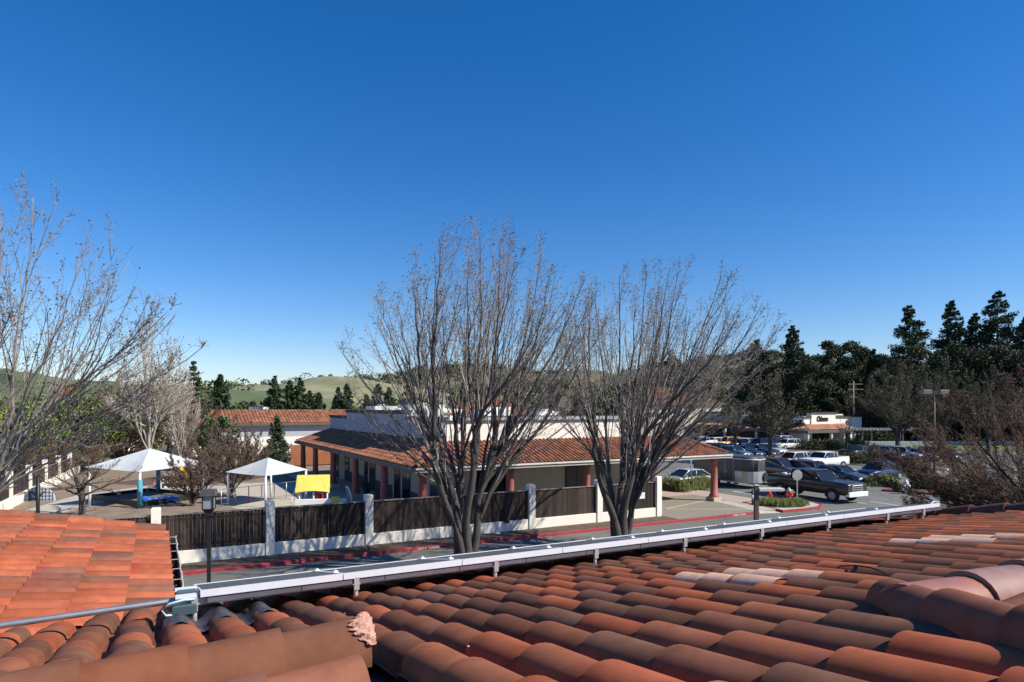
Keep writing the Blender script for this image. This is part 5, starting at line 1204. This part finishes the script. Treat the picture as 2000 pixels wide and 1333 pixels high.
# bollard pair and small post at the pavement
t = thing('bollard', 'short black and white bollard at the pavement edge left of the hydrant island', 'bollard', G(1470, 984, .13), 0)
mb = MB(); mb.cyl(0, 0, 0, .85, .07, n=12); mb.build('post', Mx['black'], t); mb = MB(); mb.cyl(0, 0, .25, .55, .075, n=12); mb.build('band', Mx['whitep'], t)
mb = MB(); mb.cyl(0, 0, 0, 3.1, .035, n=8); mb.box(-.12, .12, -.02, .0, 2.4, 2.8); tag(mb.build('sign_post', Mx['steel'], loc=S(35.2, 37.2, .13), rot=TH+1.2), 'thin dark post rising from the bushes beside the silver sedan', 'sign post')
# small junk on the wall strip: white light fixtures
for px, py, lb in ((971, 1043, 'small white ground light on the mulch strip between the two bare trees'), (1108, 1020, 'small pale stone on the mulch strip left of the right bare tree')):
    mb = MB(); mb.lathe([(.16, 0), (.17, .03), (.11, .09), (.05, .13), (.04, .14)], 12); tag(mb.build('ground_light', Mx['whitep'], loc=G(px, py, .13)), lb, 'light')
mb = MB(); mb.bev(-.12, .12, -.08, .0, 0, .12, .01)
tag(mb.build('wall_tap', Mx['black'], loc=S(ab(G(966, 1035))[0], WB-.001, .55), rot=TH), 'small black fitting on the white wall above the ground light', 'fitting')

# ------------------------------------------------------------------ playground
def canopy(name, label, corners, zc, ph, apex, postm, padm=None, sag=.25, pads=(), ns=10):
    t = thing(name, label, 'shade canopy', (0, 0, 0)); c = sum(corners, Vector())/4; t.location = (c.x, c.y, 0)
    Q = [p-Vector((c.x, c.y, 0)) for p in corners]
    mb = MB()
    for k in range(4):
        A, B = Q[k], Q[(k+1)%4]; rows = []
        for i in range(ns+1):
            s = i/ns; row = []
            for j in range(ns+1):
                u_ = j/ns; e = A.lerp(B, u_); e = Vector((e.x, e.y, ph[k]*(1-u_)+ph[(k+1)%4]*u_)); e = e*(1)-Vector((e.x, e.y, 0))*(.10*4*u_*(1-u_)*(1-s))
                z = e.z+(zc-e.z)*s-sag*math.sin(math.pi*s)-.06*math.sin(math.pi*u_)*(1-s); row.append(mb.vert((e.x*(1-s), e.y*(1-s), z)))
            rows.append(row)
        for i in range(ns):
            for j in range(ns): mb.face([rows[i][j], rows[i][j+1], rows[i+1][j+1], rows[i+1][j]], True)
    mb.build('canopy_cloth', Mx['canopy'], t)
    for k in range(4):
        p = Q[k]*.93; mb = MB(); mb.tube([(p.x, p.y, 0), (p.x, p.y, ph[k]-.02)], .075, 10); o = mb.build('post', Mx['white'], t)
        if k in pads: mb = MB(); mb.tube([(p.x, p.y, .05), (p.x, p.y, 1.75)], .15, 12); mb.build('padding', Mx['teal'], o)
    return t
F_ = G(276, 992)
def D2(x, y): return F_+Vector((x, y, 0))
canopy('shade_canopy', 'large white shade canopy on padded teal posts over the sandpit', [D2(0, -.25), D2(1.0, 6.6), D2(-2.7, 7.1), D2(-3.7, .25)], 3.5, [2.25, 2.25, 2.3, 2.5], None, None, pads=(0, 2), sag=.02)
F_ = G(519, 992)
canopy('shade_canopy', 'smaller white shade canopy with pointed top left of the yellow play roof', [D2(.05, -.2), D2(1.6, 3.5), D2(-1.5, 5.0), D2(-3.1, 1.3)], 2.95, [2.0, 2.05, 2.1, 2.1], None, None, sag=.03)
# sandpit
p1 = G(210, 985)
t = thing('sandpit', 'black bordered sandpit in the shadow of the large canopy', 'sandpit', G(290, 972), 0); o0 = Vector(t.location)
cs = [G(184, 975)-o0, G(277, 991)-o0, G(395, 972)-o0, G(290, 962)-o0]
mb = MB(); mb.poly([(p.x, p.y, .10) for p in cs]); mb.build('sand', mat('sand', (.16,.14,.10), .95, scale=6), t)
for k in range(4):
    a, b = cs[k], cs[(k+1)%4]; M_ = Matrix.Translation(a) @ Matrix.Rotation(math.atan2((b-a).y, (b-a).x), 4, 'Z'); mb = MB(); mb.T = M_; mb.bev(-.12, (b-a).length+.12, -.1, .1, 0, .32, .02); mb.build('border', Mx['black'], t)
mb = MB(); rd = random.Random(3)
for k in range(16): mb.blob((rd.uniform(-1.2, 1.2), rd.uniform(-1.0, 1.0), .1), (.3, .25, .14), k, 6, .2)
tag(mb.build('blue_tarp', Mx['blue'], loc=G(306, 979, .1)), 'crumpled blue tarp lying in the sandpit beside the teal post', 'tarp')
# slide
t = thing('slide', 'yellow playground slide curling out from behind the large canopy', 'slide', G(352, 938), R(-20)); t.scale = (.6, .6, .75)
mb = MB(); rows = []
for i in range(13):
    s = i/12; x = -1.6+3.2*s; z = 1.9-1.6*s+.12*math.sin(s*9); y = .25*math.sin(s*4)
    rows.append([mb.vert((x, y+.38*c, z+.30*(abs(c)**2))) for c in (-1, -.8, -.4, 0, .4, .8, 1)])
for i in range(12):
    for k in range(6): mb.face([rows[i][k], rows[i+1][k], rows[i+1][k+1], rows[i][k+1]], True)
mb.build('chute', mat('slide_yellow', (.75,.50,.03), .4), t)
for x, h in ((-1.5, 1.9), (0, 1.1), (1.2, .5)): mb = MB(); mb.cyl(x, 0, 0, h, .04, n=8); mb.build('support', Mx['white'], t)
for px, py, lb, c in ((308, 952, 'pinkish toy house near the back post of the large canopy', (.45,.14,.13)), (319, 953, 'small white toy beside the pinkish toy house', (.7,.68,.72))):
    t = thing('toy_house', lb, 'toy', G(px, py), .4); t.scale = (.55, .55, .6); mb = MB(); mb.bev(-.5, .5, -.4, .4, 0, .8, .03); mb.build('toy_wall', mat('toy_wall', c, .5), t)
    mb = MB(); mb.extr([(-.6, .8), (.6, .8), (0, 1.25)], -.45, .45); mb.build('toy_roof', mat('toy_roof', tuple(x*.7 for x in c), .5), t)
    mb = MB(); mb.box(-.15, .15, -.42, -.402, 0, .55); mb.build('toy_door', Mx['black'], t)
# yellow play house
t = thing('play_house', 'play house with a big yellow slanted roof and white arches behind the fence', 'playhouse', G(612, 996), TH-R(18)); k = 1.0
mb = MB(); rows = []
for i in range(9):
    x = -1.0+2.0*i/8; rows.append([(x, -.55, 1.12+.10*math.sin(math.pi*i/8)), (x*.97, .15, 2.12)])
mb.poly([rows[i][0] for i in range(9)]+[rows[i][1] for i in range(8, -1, -1)]); mb.poly([(p[0], p[1]+.03, p[2]-.05) for p in ([rows[i][0] for i in range(9)]+[rows[i][1] for i in range(8, -1, -1)])][::-1])
mb.poly([(-.97, .15, 2.12), (.97, .15, 2.12), (1.0, .8, 1.2), (-1.0, .8, 1.2)]); mb.build('roof', Mx['yellow'], t)
for x in (-.78, .05, .85): mb = MB(); mb.cyl(x, -.35, 0, 1.45, .05, n=10); mb.build('post', Mx['white'], t)
for x in (-.78, .85): mb = MB(); mb.cyl(x, .6, 0, 1.4, .05, n=10); mb.build('post', Mx['white'], t)
for x, c in ((-.95, 1), (2.05, -1)):
    mb = MB(); mb.tube([(x-.22*c, -.4, .15), (x-.26*c, -.4, .8), (x-.05*c, -.35, 1.35), (x+.08*c, -.3, 1.42), (x+.02*c, .2, 1.0), (x-.04*c, .3, .2)], .05, 8); mb.build('arch_rail', Mx['white'], t)
mb = MB(); mb.bev(-1.0, 2.0, -.5, -.42, .30, .72, .03); mb.build('side_panel', Mx['white'], t)
mb = MB(); mb.lathe([(.26, 0), (.28, .9), (.24, 1.0)], 14, .3, .0); mb.build('tunnel', Mx['red'], t)
mb = MB(); mb.bev(1.1, 1.6, -.54, -.502, .25, .85, .05); mb.build('yellow_panel', Mx['yellow'], t)
# hoop
t = thing('basketball_hoop', 'black pole with a white fan-shaped basketball backboard seen at the far left', 'basketball hoop', G(74, 1040), R(6))
Yh = t.location.y; sc = Yh/FPX; zc = ZAT(968, Yh); 
mb = MB(); mb.tube([(0, 0, 0), (0, 0, ZAT(930, Yh))], .085, 10); mb.build('pole', Mx['black'], t)
mb = MB(); w = 29*sc; pr = [(w*math.cos(a)*1.0, zc-.35*w+ .95*w*math.sin(a)) for a in [math.pi*k/18 for k in range(19)]]; pr = [(-w*1.0, zc-.42*w)]+[(x, max(z, zc-.35*w)) for x, z in pr[::-1]]+[(w*1.0, zc-.42*w)]
pr = [(x, z) for x, z in pr]
mb.extr(pr[::-1], .10, .14); bb = mb.build('backboard', Mx['whitep'], t)
mb = MB()
for i in range(-4, 5): mb.box(i*w*.22-.008, i*w*.22+.008, .085, .098, zc-.4*w, zc+.55*w*math.sqrt(max(.05, 1-(i*.22)**2)))
for j in range(4): mb.box(-w*.95+j*.04, w*.95-j*.04, .080, .088, zc-.3*w+j*w*.24, zc-.28*w+j*w*.24)
mb.build('mesh_grid', Mx['black'], bb)
mb = MB(); mb.tube([(0, 0, zc-.1), (-.35, .05, zc+.18)], .03, 6); mb.tube([(0, 0, zc-.1), (.3, .05, zc+.2)], .03, 6); mb.tube([(0, 0, zc-.2), (-.45, .05, zc-.15)], .035, 6); mb.box(-.46, -.38, .02, .08, zc-.3, zc+.2); mb.box(-.07, .07, -.02, .08, zc-.35, zc+.5); mb.build('brace', Mx['black'], t)
mb = MB(); mb.tube([(.25*math.cos(a), .40+.25*math.sin(a), zc-.25) for a in [6.283*k/18 for k in range(19)]], .012, 6); mb.build('rim', Mx['orange'], t)
# low rail fence inside the yard
t = thing('chain_fence', 'low wire fence with a red end post in the yard between the canopies', 'fence', G(432, 990), 0); a = G(432, 990); b = G(582, 970)
n = 6
for i in range(n+1):
    p = a.lerp(b, i/n)-a; mb = MB(); mb.cyl(p.x, p.y, 0, 1.1, .03, n=8); mb.build('post', Mx['red'] if i == 2 else Mx['steel'], t)
q = b-a; mb = MB(); mb.tube([(0, 0, 1.08), (q.x, q.y, 1.08)], .02, 6); mb.tube([(0, 0, .15), (q.x, q.y, .15)], .015, 6); mb.build('rail', Mx['steel'], t)
# blue sign far left
t = thing('banner_sign', 'blue sign with white lettering on a frame far behind the large canopy', 'sign', G(341, 878), R(5)); Yb = t.location.y
mb = MB(); sb = Yb/FPX; mb.box(-9*sb, 9*sb, -.05, 0, ZAT(868, Yb), ZAT(853, Yb)); mb.build('sign_plate', Mx['blue'], t)
mb = MB(); mb.box(-5*sb, 5*sb, -.06, -.051, ZAT(861, Yb), ZAT(857, Yb)); mb.build('pale_patch', Mx['whitep'], t)
for x in (-8*sb, 8*sb): mb = MB(); mb.cyl(x, .05, 0, ZAT(855, Yb), .06, n=6); mb.build('post', Mx['white'], t)

#@VEG
# ================================================================== vegetation
def bush(name, label, pts, H, m, seed, n=4000, leaf=.05, cat='bush', blade=False, tone=(.5, 1.6), group=None, zb=.1):
    """low planting: overlapping clumps of leaf faces along a line of ground points (x, y, radius, height)"""
    c = sum((Vector((p[0], p[1], 0)) for p in pts), Vector())/len(pts); t = thing(name, label, cat, (c.x, c.y, 0), 0, group); rs = np.random.RandomState(seed); P = []; Cc = []; mb = MB(); rd = random.Random(seed)
    for (x, y, r, h) in pts:
        k = n//len(pts); d = rs.normal(size=(k, 3)); d /= np.linalg.norm(d, axis=1)[:, None]; d[:, 2] = np.abs(d[:, 2]); rad = rs.uniform(.45, 1.05, k)**.6*(1+.18*np.sin(d[:, 0]*9+x)*np.cos(d[:, 1]*8))
        P.append(np.array([x-c.x, y-c.y, zb])+d*rad[:, None]*np.array([r, r, h])); g = rs.uniform(*tone, k); Cc.append(np.stack([g*rs.uniform(.8, 1.3, k), g, g*.9], axis=1))
        for q in range(5): a = rd.uniform(0, 6.28); mb.tube([(x-c.x, y-c.y, -.02+zb), (x-c.x+.6*r*math.cos(a), y-c.y+.6*r*math.sin(a), h*.75+zb)], [.02, .006], 4, False)
    mb.build('stem', Mx['trunk'], t); P = np.concatenate(P); Cc = np.concatenate(Cc)
    if blade:
        up = np.stack([rs.normal(0, .35, len(P)), rs.normal(0, .35, len(P)), np.ones(len(P))], axis=1)*leaf*3; s_ = np.hstack([P, P+up, np.full((len(P), 1), leaf*.28), np.full((len(P), 1), leaf*.06)]); seg_mesh('leaves', s_, m, t, 3, Cc)
    else: quads('leaves', P, leaf, m, t, rs, Cc, asp=.6)
    return t
def gp(px, py): p = G(px, py); return p.x, p.y
# island and forecourt planting
bush('grass_clump', 'long low planting of green strappy leaves inside the hydrant island', [(*gp(x, y), .62, .36) for x, y in ((1492, 991), (1506, 990), (1520, 993), (1534, 993), (1548, 992), (1558, 992))], .6, Mx['grassy'], 1, 5000, .055, blade=True, cat='plants', zb=.13)
bush('grass_clump', 'green strappy bushes in front of the silver sedan', [(*gp(x, y), .62, .85) for x, y in ((1303, 960), (1318, 962), (1333, 964), (1348, 961), (1362, 958), (1375, 956))], .9, Mx['grassy'], 2, 7000, .06, blade=True, cat='plants', zb=.13)
bush('shrub', 'yellow-green shrub in front of the navy crossover', [(*gp(1733, 950), .9, .8)], .8, Mx['leafl'], 3, 1500, .07)
bush('shrub', 'dry yellowish shrub left of the white hydrant on the far island', [(*gp(1697, 950), .6, .7)], .8, Mx['grassy'], 4, 1000, .07)
bush('shrub', 'olive shrub behind the white hydrant', [(*gp(1795, 956), .8, .9), (*gp(1812, 958), .8, .8)], .8, Mx['hedge'], 5, 2000, .07)
bush('shrub', 'green shrub under the red-brown tree on the far island', [(*gp(1905, 962), 1.0, .8), (*gp(1935, 963), .9, .7)], .8, Mx['leafl'], 6, 2000, .07)
bush('hedge', 'clipped brownish hedge in front of the white shop', [(*gp(x, 880), 1.9, 1.5) for x in range(1577, 1643, 10)], 1.4, Mx['hedge'], 7, 6000, .12, cat='hedge')
bush('hedge', 'dark square hedge below the slim tree beside the shop door', [(*gp(x, 879), 1.5, 1.5) for x in range(1657, 1682, 8)], 1.4, Mx['hedge'], 8, 3000, .12, cat='hedge')
bush('hedge', 'dark clipped block of hedge at the left end of the lawn', [(*gp(1687, 868), 1.5, 2.6), (*gp(1694, 868), 1.5, 2.6)], 1.4, Mx['leaf'], 9, 2500, .12, cat='hedge')
bush('hedge', 'dark clipped bush under the pergola on the lawn', [(*gp(1722, 869), 1.9, 2.4), (*gp(1733, 869), 1.9, 2.3)], 1.4, Mx['leaf'], 10, 2500, .12, cat='hedge')
bush('shrub', 'low dark shrubs on the parking island behind the white pickup', [(*gp(x, 907), 1.3, 1.2) for x in range(1655, 1720, 11)], 1.4, Mx['hedge'], 11, 4000, .1)
bush('shrub', 'reddish low shrubs under the bare tree in the lot island', [(*gp(x, 912), 1.2, 1.0) for x in range(1732, 1800, 12)], 1.4, Mx['redtwig'], 12, 4000, .1)
# ---- yard and far left
leafy('broadleaf_tree', 'light green leafy tree behind the left bare tree, lowest of the far left', AT(25, 58), 6.9, 4.2, 21, Mx['leafl'], 9000, .14)
leafy('broadleaf_tree', 'yellow-green leafy tree below the orange stalked palm', AT(135, 64), 7.6, 4.6, 22, Mx['leafl'], 10000, .15)
leafy('broadleaf_tree', 'darker green tree between the palm and the pale sycamore', AT(228, 72), 8.6, 4.2, 23, Mx['leafl'], 8000, .15, tone=(.35, 1.0))
leafy('broadleaf_tree', 'olive tree behind the pale barked sycamore', AT(330, 84), 7.8, 4.4, 24, Mx['leaf'], 7000, .18, tone=(.8, 2.4))
leafy('broadleaf_tree', 'tall dark green tree at the far left behind the bare branches', AT(-70, 62), 8.4, 4.6, 25, Mx['leafl'], 8000, .16, tone=(.35, .9))
def twiggy(label, px, Y, top, Rc, seed, m='browntwig', mtr='trunk', **k):
    a = dict(nl=9, n1=9, n2=8, n3=5, tr=.12, fork=(.1, .5), flat=.5, lowlimbs=4, twr=.012*Y/50, bud=.03*Y/50, mtw=Mx[m], mbud=Mx[m], mtr=Mx[mtr], s0_=.2); a.update(k)
    return bare_tree('bare_tree', label, AT(px, Y), H=ZAT(top, Y), Rc=Rc, seed=seed, **a)
twiggy('brown leafless tree crowning the shrubs left of the pale sycamore', 240, 70, 716, 4.4, 31, n1=11, n2=10)
twiggy('tall pale barked leafless sycamore behind the large shade canopy', 292, 66, 622, 3.9, 32, m='paletwig', mtr='palebark', tr=.26, n1=12, n2=9, n3=4, fork=(1.2, 4.0), flat=.45, s0_=.3, bud=0)
twiggy('slender pale leafless tree right of the sycamore', 352, 70, 690, 2.2, 33, m='paletwig', mtr='palebark', n2=6, n3=4, bud=0)
twiggy('reddish brown multi-stemmed shrub right of the sandpit', 376, 42, 872, 2.1, 34, m='redtwig', n1=11, n2=10, n3=6, flat=.3, twr=.008, bud=.03)
twiggy('reddish brown shrub behind the black lantern', 452, 46, 846, 2.3, 35, m='redtwig', n1=11, n2=10, n3=6, flat=.3, twr=.009, bud=.03)
twiggy('brown shrub in the yard just left of the dark little conifer', 482, 62, 826, 2.5, 36, n1=10, n2=10, n3=6, twr=.012)
twiggy('brown shrub below the round evergreen in the yard', 415, 58, 820, 2.8, 37, n1=10, n2=10, n3=6, twr=.012)
twiggy('small pruned tree with spreading bare crown near the basketball pole', 160, 38.6, 893, 3.4, 38, n1=9, n2=8, n3=4, flat=.25, tr=.16, fork=(1.0, 1.5), twr=.007, bud=0, s0_=.3)
for k, (px, Y, top, rc, lb) in enumerate(((20, 52, 835, 3.2, 'brown leafless bush behind the nearest fence post at far left'), (95, 56, 828, 3.6, 'brown leafless bush behind the basketball backboard'), (175, 62, 815, 3.8, 'brown leafless bush left of the large canopy'), (235, 68, 822, 3.4, 'brown leafless bush behind the left tip of the large canopy'), (-50, 50, 830, 3.5, 'brown leafless bush at the very left edge'), (395, 80, 760, 4.5, 'brown leafless tree at the foot of the ragged spruce'), (60, 75, 800, 4.5, 'brown leafless bush below the light green trees'), (130, 78, 796, 4.5, 'brown leafless bush under the yellow-green tree'))):
    twiggy(lb, px, Y, top, rc, 40+k, n1=8, n2=9, n3=6, m=('browntwig', 'redtwig')[k % 2])
leafy('broadleaf_tree', 'round dark evergreen in front of the long tile roof', AT(425, 66), 5.6, 2.0, 26, Mx['leaf'], 5000, .11, tone=(.8, 2.6))
conifer('conifer', 'small dark conifer in front of the grey and white wall', AT(541, 70), 5.4, 1.9, 51, n=5000, leaf=.13, layers=14, base=.1, tone=(.7, 2.0))
conifer('conifer', 'ragged spruce rising behind the slender pale tree', AT(378, 88), 12.6, 3.4, 52, n=6000, leaf=.2, gap=.7, layers=16, tone=(.8, 2.4))
Yc = 150
for k, (px, top, Y, rb, lb) in enumerate(((430, 731, 112, 2.7, 'broad dark green cone-shaped conifer left of the hill saddle'), (537, 734, Yc, 3.1, 'tallest pointed conifer of the row above the long tile roof'), (566, 743, Yc, 2.9, 'second pointed conifer of the row, just right of the tallest'), (586, 738, Yc, 3.1, 'third pointed conifer of the row above the long tile roof'), (605, 764, Yc, 2.3, 'short conifer at the right end of the row'), (623, 767, Yc, 2.2, 'smallest conifer just left of the small pyramid roof'), (661, 757, Yc, 2.2, 'left one of the twin conifers right of the small pyramid roof'), (677, 750, Yc, 2.6, 'right one of the twin conifers right of the small pyramid roof'), (738, 750, 165, 3.6, 'broad conifer behind the larger pyramid roof'), (760, 757, 165, 3.2, 'shorter broad conifer right of the larger pyramid roof'), (800, 742, 160, 3.8, 'conifer seen through the left limbs of the left bare tree'), (845, 752, 150, 3.2, 'conifer behind the main trunk of the left bare tree'), (905, 748, 155, 3.5, 'conifer behind the middle of the left bare tree'), (1080, 752, 140, 3.0, 'conifer in the gap between the two middle bare trees'), (716, 771, 170, 2.6, 'low conifer between the pyramid roofs'))):
    conifer('conifer', lb, AT(px, Y), ZAT(top, Y), rb*1.35, 60+k, n=9000, leaf=.24, layers=24, base=.0, gap=.05, power=.72, group='conifers beyond the school roofs', tone=(.6, 2.2))
for k, (px, top, Y, rc, lb) in enumerate(((480, 783, 190, 7, 'rounded olive tree on the green slope above the white block'), (455, 792, 150, 5, 'low dark tree between the cone conifer and the white block'), (870, 772, 140, 6, 'dark rounded tree behind the parapet of the school'), (950, 768, 145, 7, 'dark rounded tree behind the middle of the school roof'), (1020, 764, 150, 7, 'dark rounded tree left of the gap between bare trees'), (1150, 755, 120, 5, 'dark rounded tree left of the reddish hip roof'), (1235, 740, 135, 6, 'dark rounded tree behind the reddish hip roof'), (1385, 752, 150, 7, 'dark rounded tree above the grey shop wing'))):
    leafy('broadleaf_tree', lb, AT(px, Y), ZAT(top, Y), rc, 80+k, Mx['leaf'], 5000, .30, tone=(.6, 2.0), lobes=12, base=.02, group='round trees beyond the roofs')
# palm
t = thing('palm_tree', 'palm with arching fronds and orange fruit stalks behind the left bare tree', 'palm', AT(128, 70)); hp = ZAT(742, 70)
mb = MB(); mb.tube([(0, 0, 0), (.1, 0, hp*.5), (0, 0, hp-1.2)], [.45, .38, .42], 10); mb.build('trunk', Mx['trunk'], t)
rd = random.Random(8)
for k in range(26):
    az = k*2.4; el = rd.uniform(.0, 1.2); L = rd.uniform(2.6, 3.6); P = []; mb = MB()
    for i in range(9): s_ = i/8; r = L*s_*math.cos(el*(1-.4*s_)); P.append(Vector((r*math.cos(az), r*math.sin(az), hp-1.2+L*s_*math.sin(el)-1.9*s_*s_)))
    mb.tube(P, [.04*(1-.8*i/8) for i in range(9)], 4); sd = Vector((-math.sin(az), math.cos(az), 0))
    for i in range(1, 8):
        for q in (0, .5):
            p = P[i].lerp(P[min(8, i+1)], q); d = (P[min(8, i+1)]-P[i]).normalized(); l = .75*math.sin(math.pi*min(1, (i+q)/8*.8+.15))
            for s2 in (1, -1): e = p+sd*s2*l+d*.35+Vector((0, 0, -.18)); g = rd.uniform(.7, 1.6); mb.cur = (g, g, g*.8); mb.poly([p-d*.05, e, p+d*.05])
    mb.cur = (1, 1, 1); mb.build('frond', Mx['palm'], t)
for k in range(4):
    mb = MB(); az = (-2.4, -1.2, -.6, -1.8)[k]
    for q in range(40): a = az+rd.gauss(0, .35); z = rd.uniform(-1.6, .2); mb.tube([(.3*math.cos(az), .3*math.sin(az), hp-1.1), (1.1*math.cos(a), 1.1*math.sin(a), hp-1.1+z*.5+.3), (1.4*math.cos(a), 1.4*math.sin(a), hp-1.2+z)], [.03, .03, .02], 3, False)
    mb.build('fruit_stalk', Mx['orangefl'], t)
# ---- right side: tall dark trees
for k, (px, top, Y, rb, lb, pw) in enumerate(((1478, 664, 152, 6.6, 'brownish cone-shaped conifer behind the right tips of the right bare tree', .8), (1548, 636, 150, 5.6, 'tall dark spruce standing alone right of the bare tree', .8), (1776, 597, 128, 6.2, 'tall redwood with a narrow top left of the pair of redwoods', .75), (1857, 588, 130, 5.6, 'middle redwood of the three tallest on the right', .75), (1948, 569, 128, 6.6, 'tallest redwood near the right edge', .7), (1905, 612, 135, 5.0, 'shorter redwood between the two tallest ones', .75), (2004, 618, 122, 6.0, 'redwood cut by the right edge of the view', .75), (1706, 682, 150, 3.2, 'small pointed conifer between the oaks and the redwoods', .8), (1310, 684, 150, 6.0, 'dark conifer seen through the middle of the right bare tree', .9))):
    conifer('conifer', lb, AT(px, Y), ZAT(top, Y), rb*1.25, 100+k, n=34000, leaf=.21, layers=38, base=.10, gap=.3, power=pw*.82, group='tall conifers beyond the car park', tone=(.45, 1.7))
for k, (px, top, Y, rc, lb, m) in enumerate(((1582, 690, 150, 7.2, 'olive oak hugging the right side of the lone spruce', 'leaf'), (1628, 660, 152, 6.6, 'left one of the two tall oaks left of the redwoods', 'leaf'), (1672, 663, 154, 6.8, 'right one of the two tall oaks left of the redwoods', 'leaf'), (1735, 690, 150, 7.4, 'dark oak at the foot of the first redwood', 'leaf'), (1812, 672, 118, 6.2, 'dark oak between the first and second redwood', 'leaf'), (1890, 668, 116, 6.4, 'dark oak below the second and third redwoods', 'leaf'), (1975, 672, 112, 6.4, 'dark oak at the foot of the tallest redwood', 'leaf'), (2050, 660, 110, 6.5, 'dark oak beyond the right edge', 'leaf'), (1530, 752, 160, 6.4, 'low dark oak below the lone spruce', 'leaf'), (1605, 745, 150, 6.0, 'dark oak behind the white shop sign', 'leaf'), (1665, 748, 152, 6.2, 'dark oak behind the utility pole', 'leaf'), (1725, 760, 140, 6.4, 'dark low oak behind the pergola', 'leaf'), (1790, 765, 124, 6.2, 'dark low oak behind the lawn', 'leaf'), (1860, 765, 120, 6.4, 'dark low oak behind the right lot lamp', 'leaf'), (1930, 760, 118, 6.4, 'dark low oak behind the red-brown tree', 'leaf'), (2010, 765, 116, 6.4, 'dark low oak near the right edge', 'leaf'), (1450, 748, 160, 6.5, 'dark oak behind the roof of the shop wing', 'leaf'))):
    leafy('broadleaf_tree', lb, AT(px, Y), ZAT(top, Y), rc, 120+k, Mx[m], 18000, .19, tone=(.35, 1.5), lobes=18, base=.0, group='dark oaks beyond the car park')
twiggy('olive-brown leafless tree standing in the car park above the trailer', 1504, 74, 730, 3.5, 141, m='olivetwig', tr=.2, fork=(2.2, 3.2), n1=12, n2=12, n3=7, flat=.6, lowlimbs=3, bud=.07)
twiggy('wide leafless tree with a forked trunk in front of the lawn', 1754, 86, 704, 5.6, 142, m='olivetwig', tr=.34, fork=(1.6, 3.0), n1=13, n2=11, n3=7, flat=.55, lowlimbs=5)
twiggy('slim leafless tree crossing the right end of the white shop', 1654, 92, 806, 2.3, 143, m='darktwig', tr=.13, fork=(1.8, 3.2), nl=6, n1=4, n2=3, n3=1, bud=0, twr=.012, lowlimbs=1)
twiggy('olive leafless tree just left of the white shop over the shaded wing', 1436, 98, 780, 3.0, 144, m='olivetwig', tr=.2, fork=(1.5, 3.0), n1=9, n2=8, n3=5)
twiggy('brown leafless tree behind the lot lamp', 1838, 92, 706, 6.0, 145, m='olivetwig', tr=.3, fork=(1.6, 3.0), n1=12, n2=11, n3=6, flat=.55)
twiggy('brown leafless tree right of the lot lamp below the tallest redwood', 1930, 88, 716, 6.2, 146, m='olivetwig', tr=.3, fork=(1.6, 3.0), n1=12, n2=11, n3=6, flat=.55)
twiggy('brown leafless tree between the slim tree and the forked one', 1690, 140, 742, 6.5, 148, m='olivetwig', tr=.3, fork=(1.6, 3.0), n1=11, n2=10, n3=6, flat=.55)
# big red-brown twiggy tree close by on the right
bare_tree('bare_tree', 'broad red-brown twiggy tree filling the right edge above the roof', AT(2110, 25), H=7.9, Rc=8.0, seed=150, nl=24, n1=16, n2=13, n3=11, tr=.22, fork=(.2, .9), flat=.55, mtw=Mx['redtwig'], mbud=Mx['redtwig'], mtr=Mx['darkbark'], bud=.020, twr=.0065, s0_=.25, lowlimbs=6, limbs=[(-6.8, -.5, 2.6), (-6.2, .6, 3.6), (-5.6, -1.5, 1.6), (-7.4, .2, 4.4), (-4.6, -2, 1.1), (-7, 1, 3.2), (-6.4, -1, 4.6), (-5, -1, 2.2)])

# scattered trees on the far hills
rs = np.random.RandomState(5)
def hilltrees(rows_mb, name, n, size, seed, lo, hi):
    rows, mbh = rows_mb; rs = np.random.RandomState(seed); P = []; Cc = []
    for _ in range(n):
        j = rs.randint(lo, hi); i = rs.randint(2, len(rows[0])-3); v = np.array(mbh.v[rows[j][i]]); w = np.array(mbh.v[rows[j][i+1]]); q = v+(w-v)*rs.rand()
        if math.sin(q[0]*.013+seed)+math.cos(q[1]*.017+q[0]*.005) < -.1: continue
        s_ = size*rs.uniform(.5, 1.5); k = 70; d = rs.normal(size=(k, 3)); d /= np.linalg.norm(d, axis=1)[:, None]; P.append(q+d*s_*np.array([1.3, 1, .8])*rs.uniform(.6, 1, (k, 1))+np.array([0, 0, s_*.6])); g = rs.uniform(.6, 1.8, k); Cc.append(np.stack([g, g, g*.9], axis=1))
    P = np.concatenate(P); Cc = np.concatenate(Cc); o = quads(name, P, size*.17, Mx['leaf'], None, rs, Cc); tag(o, kind='stuff'); return o
hilltrees(h3[1:], 'hill_trees', 2600, 7.0, 2, 6, 23)
hilltrees(h2[1:], 'hill_trees', 260, 4.0, 7, 5, 22)
hilltrees(h1[1:], 'hill_trees', 60, 3.0, 9, 3, 16)
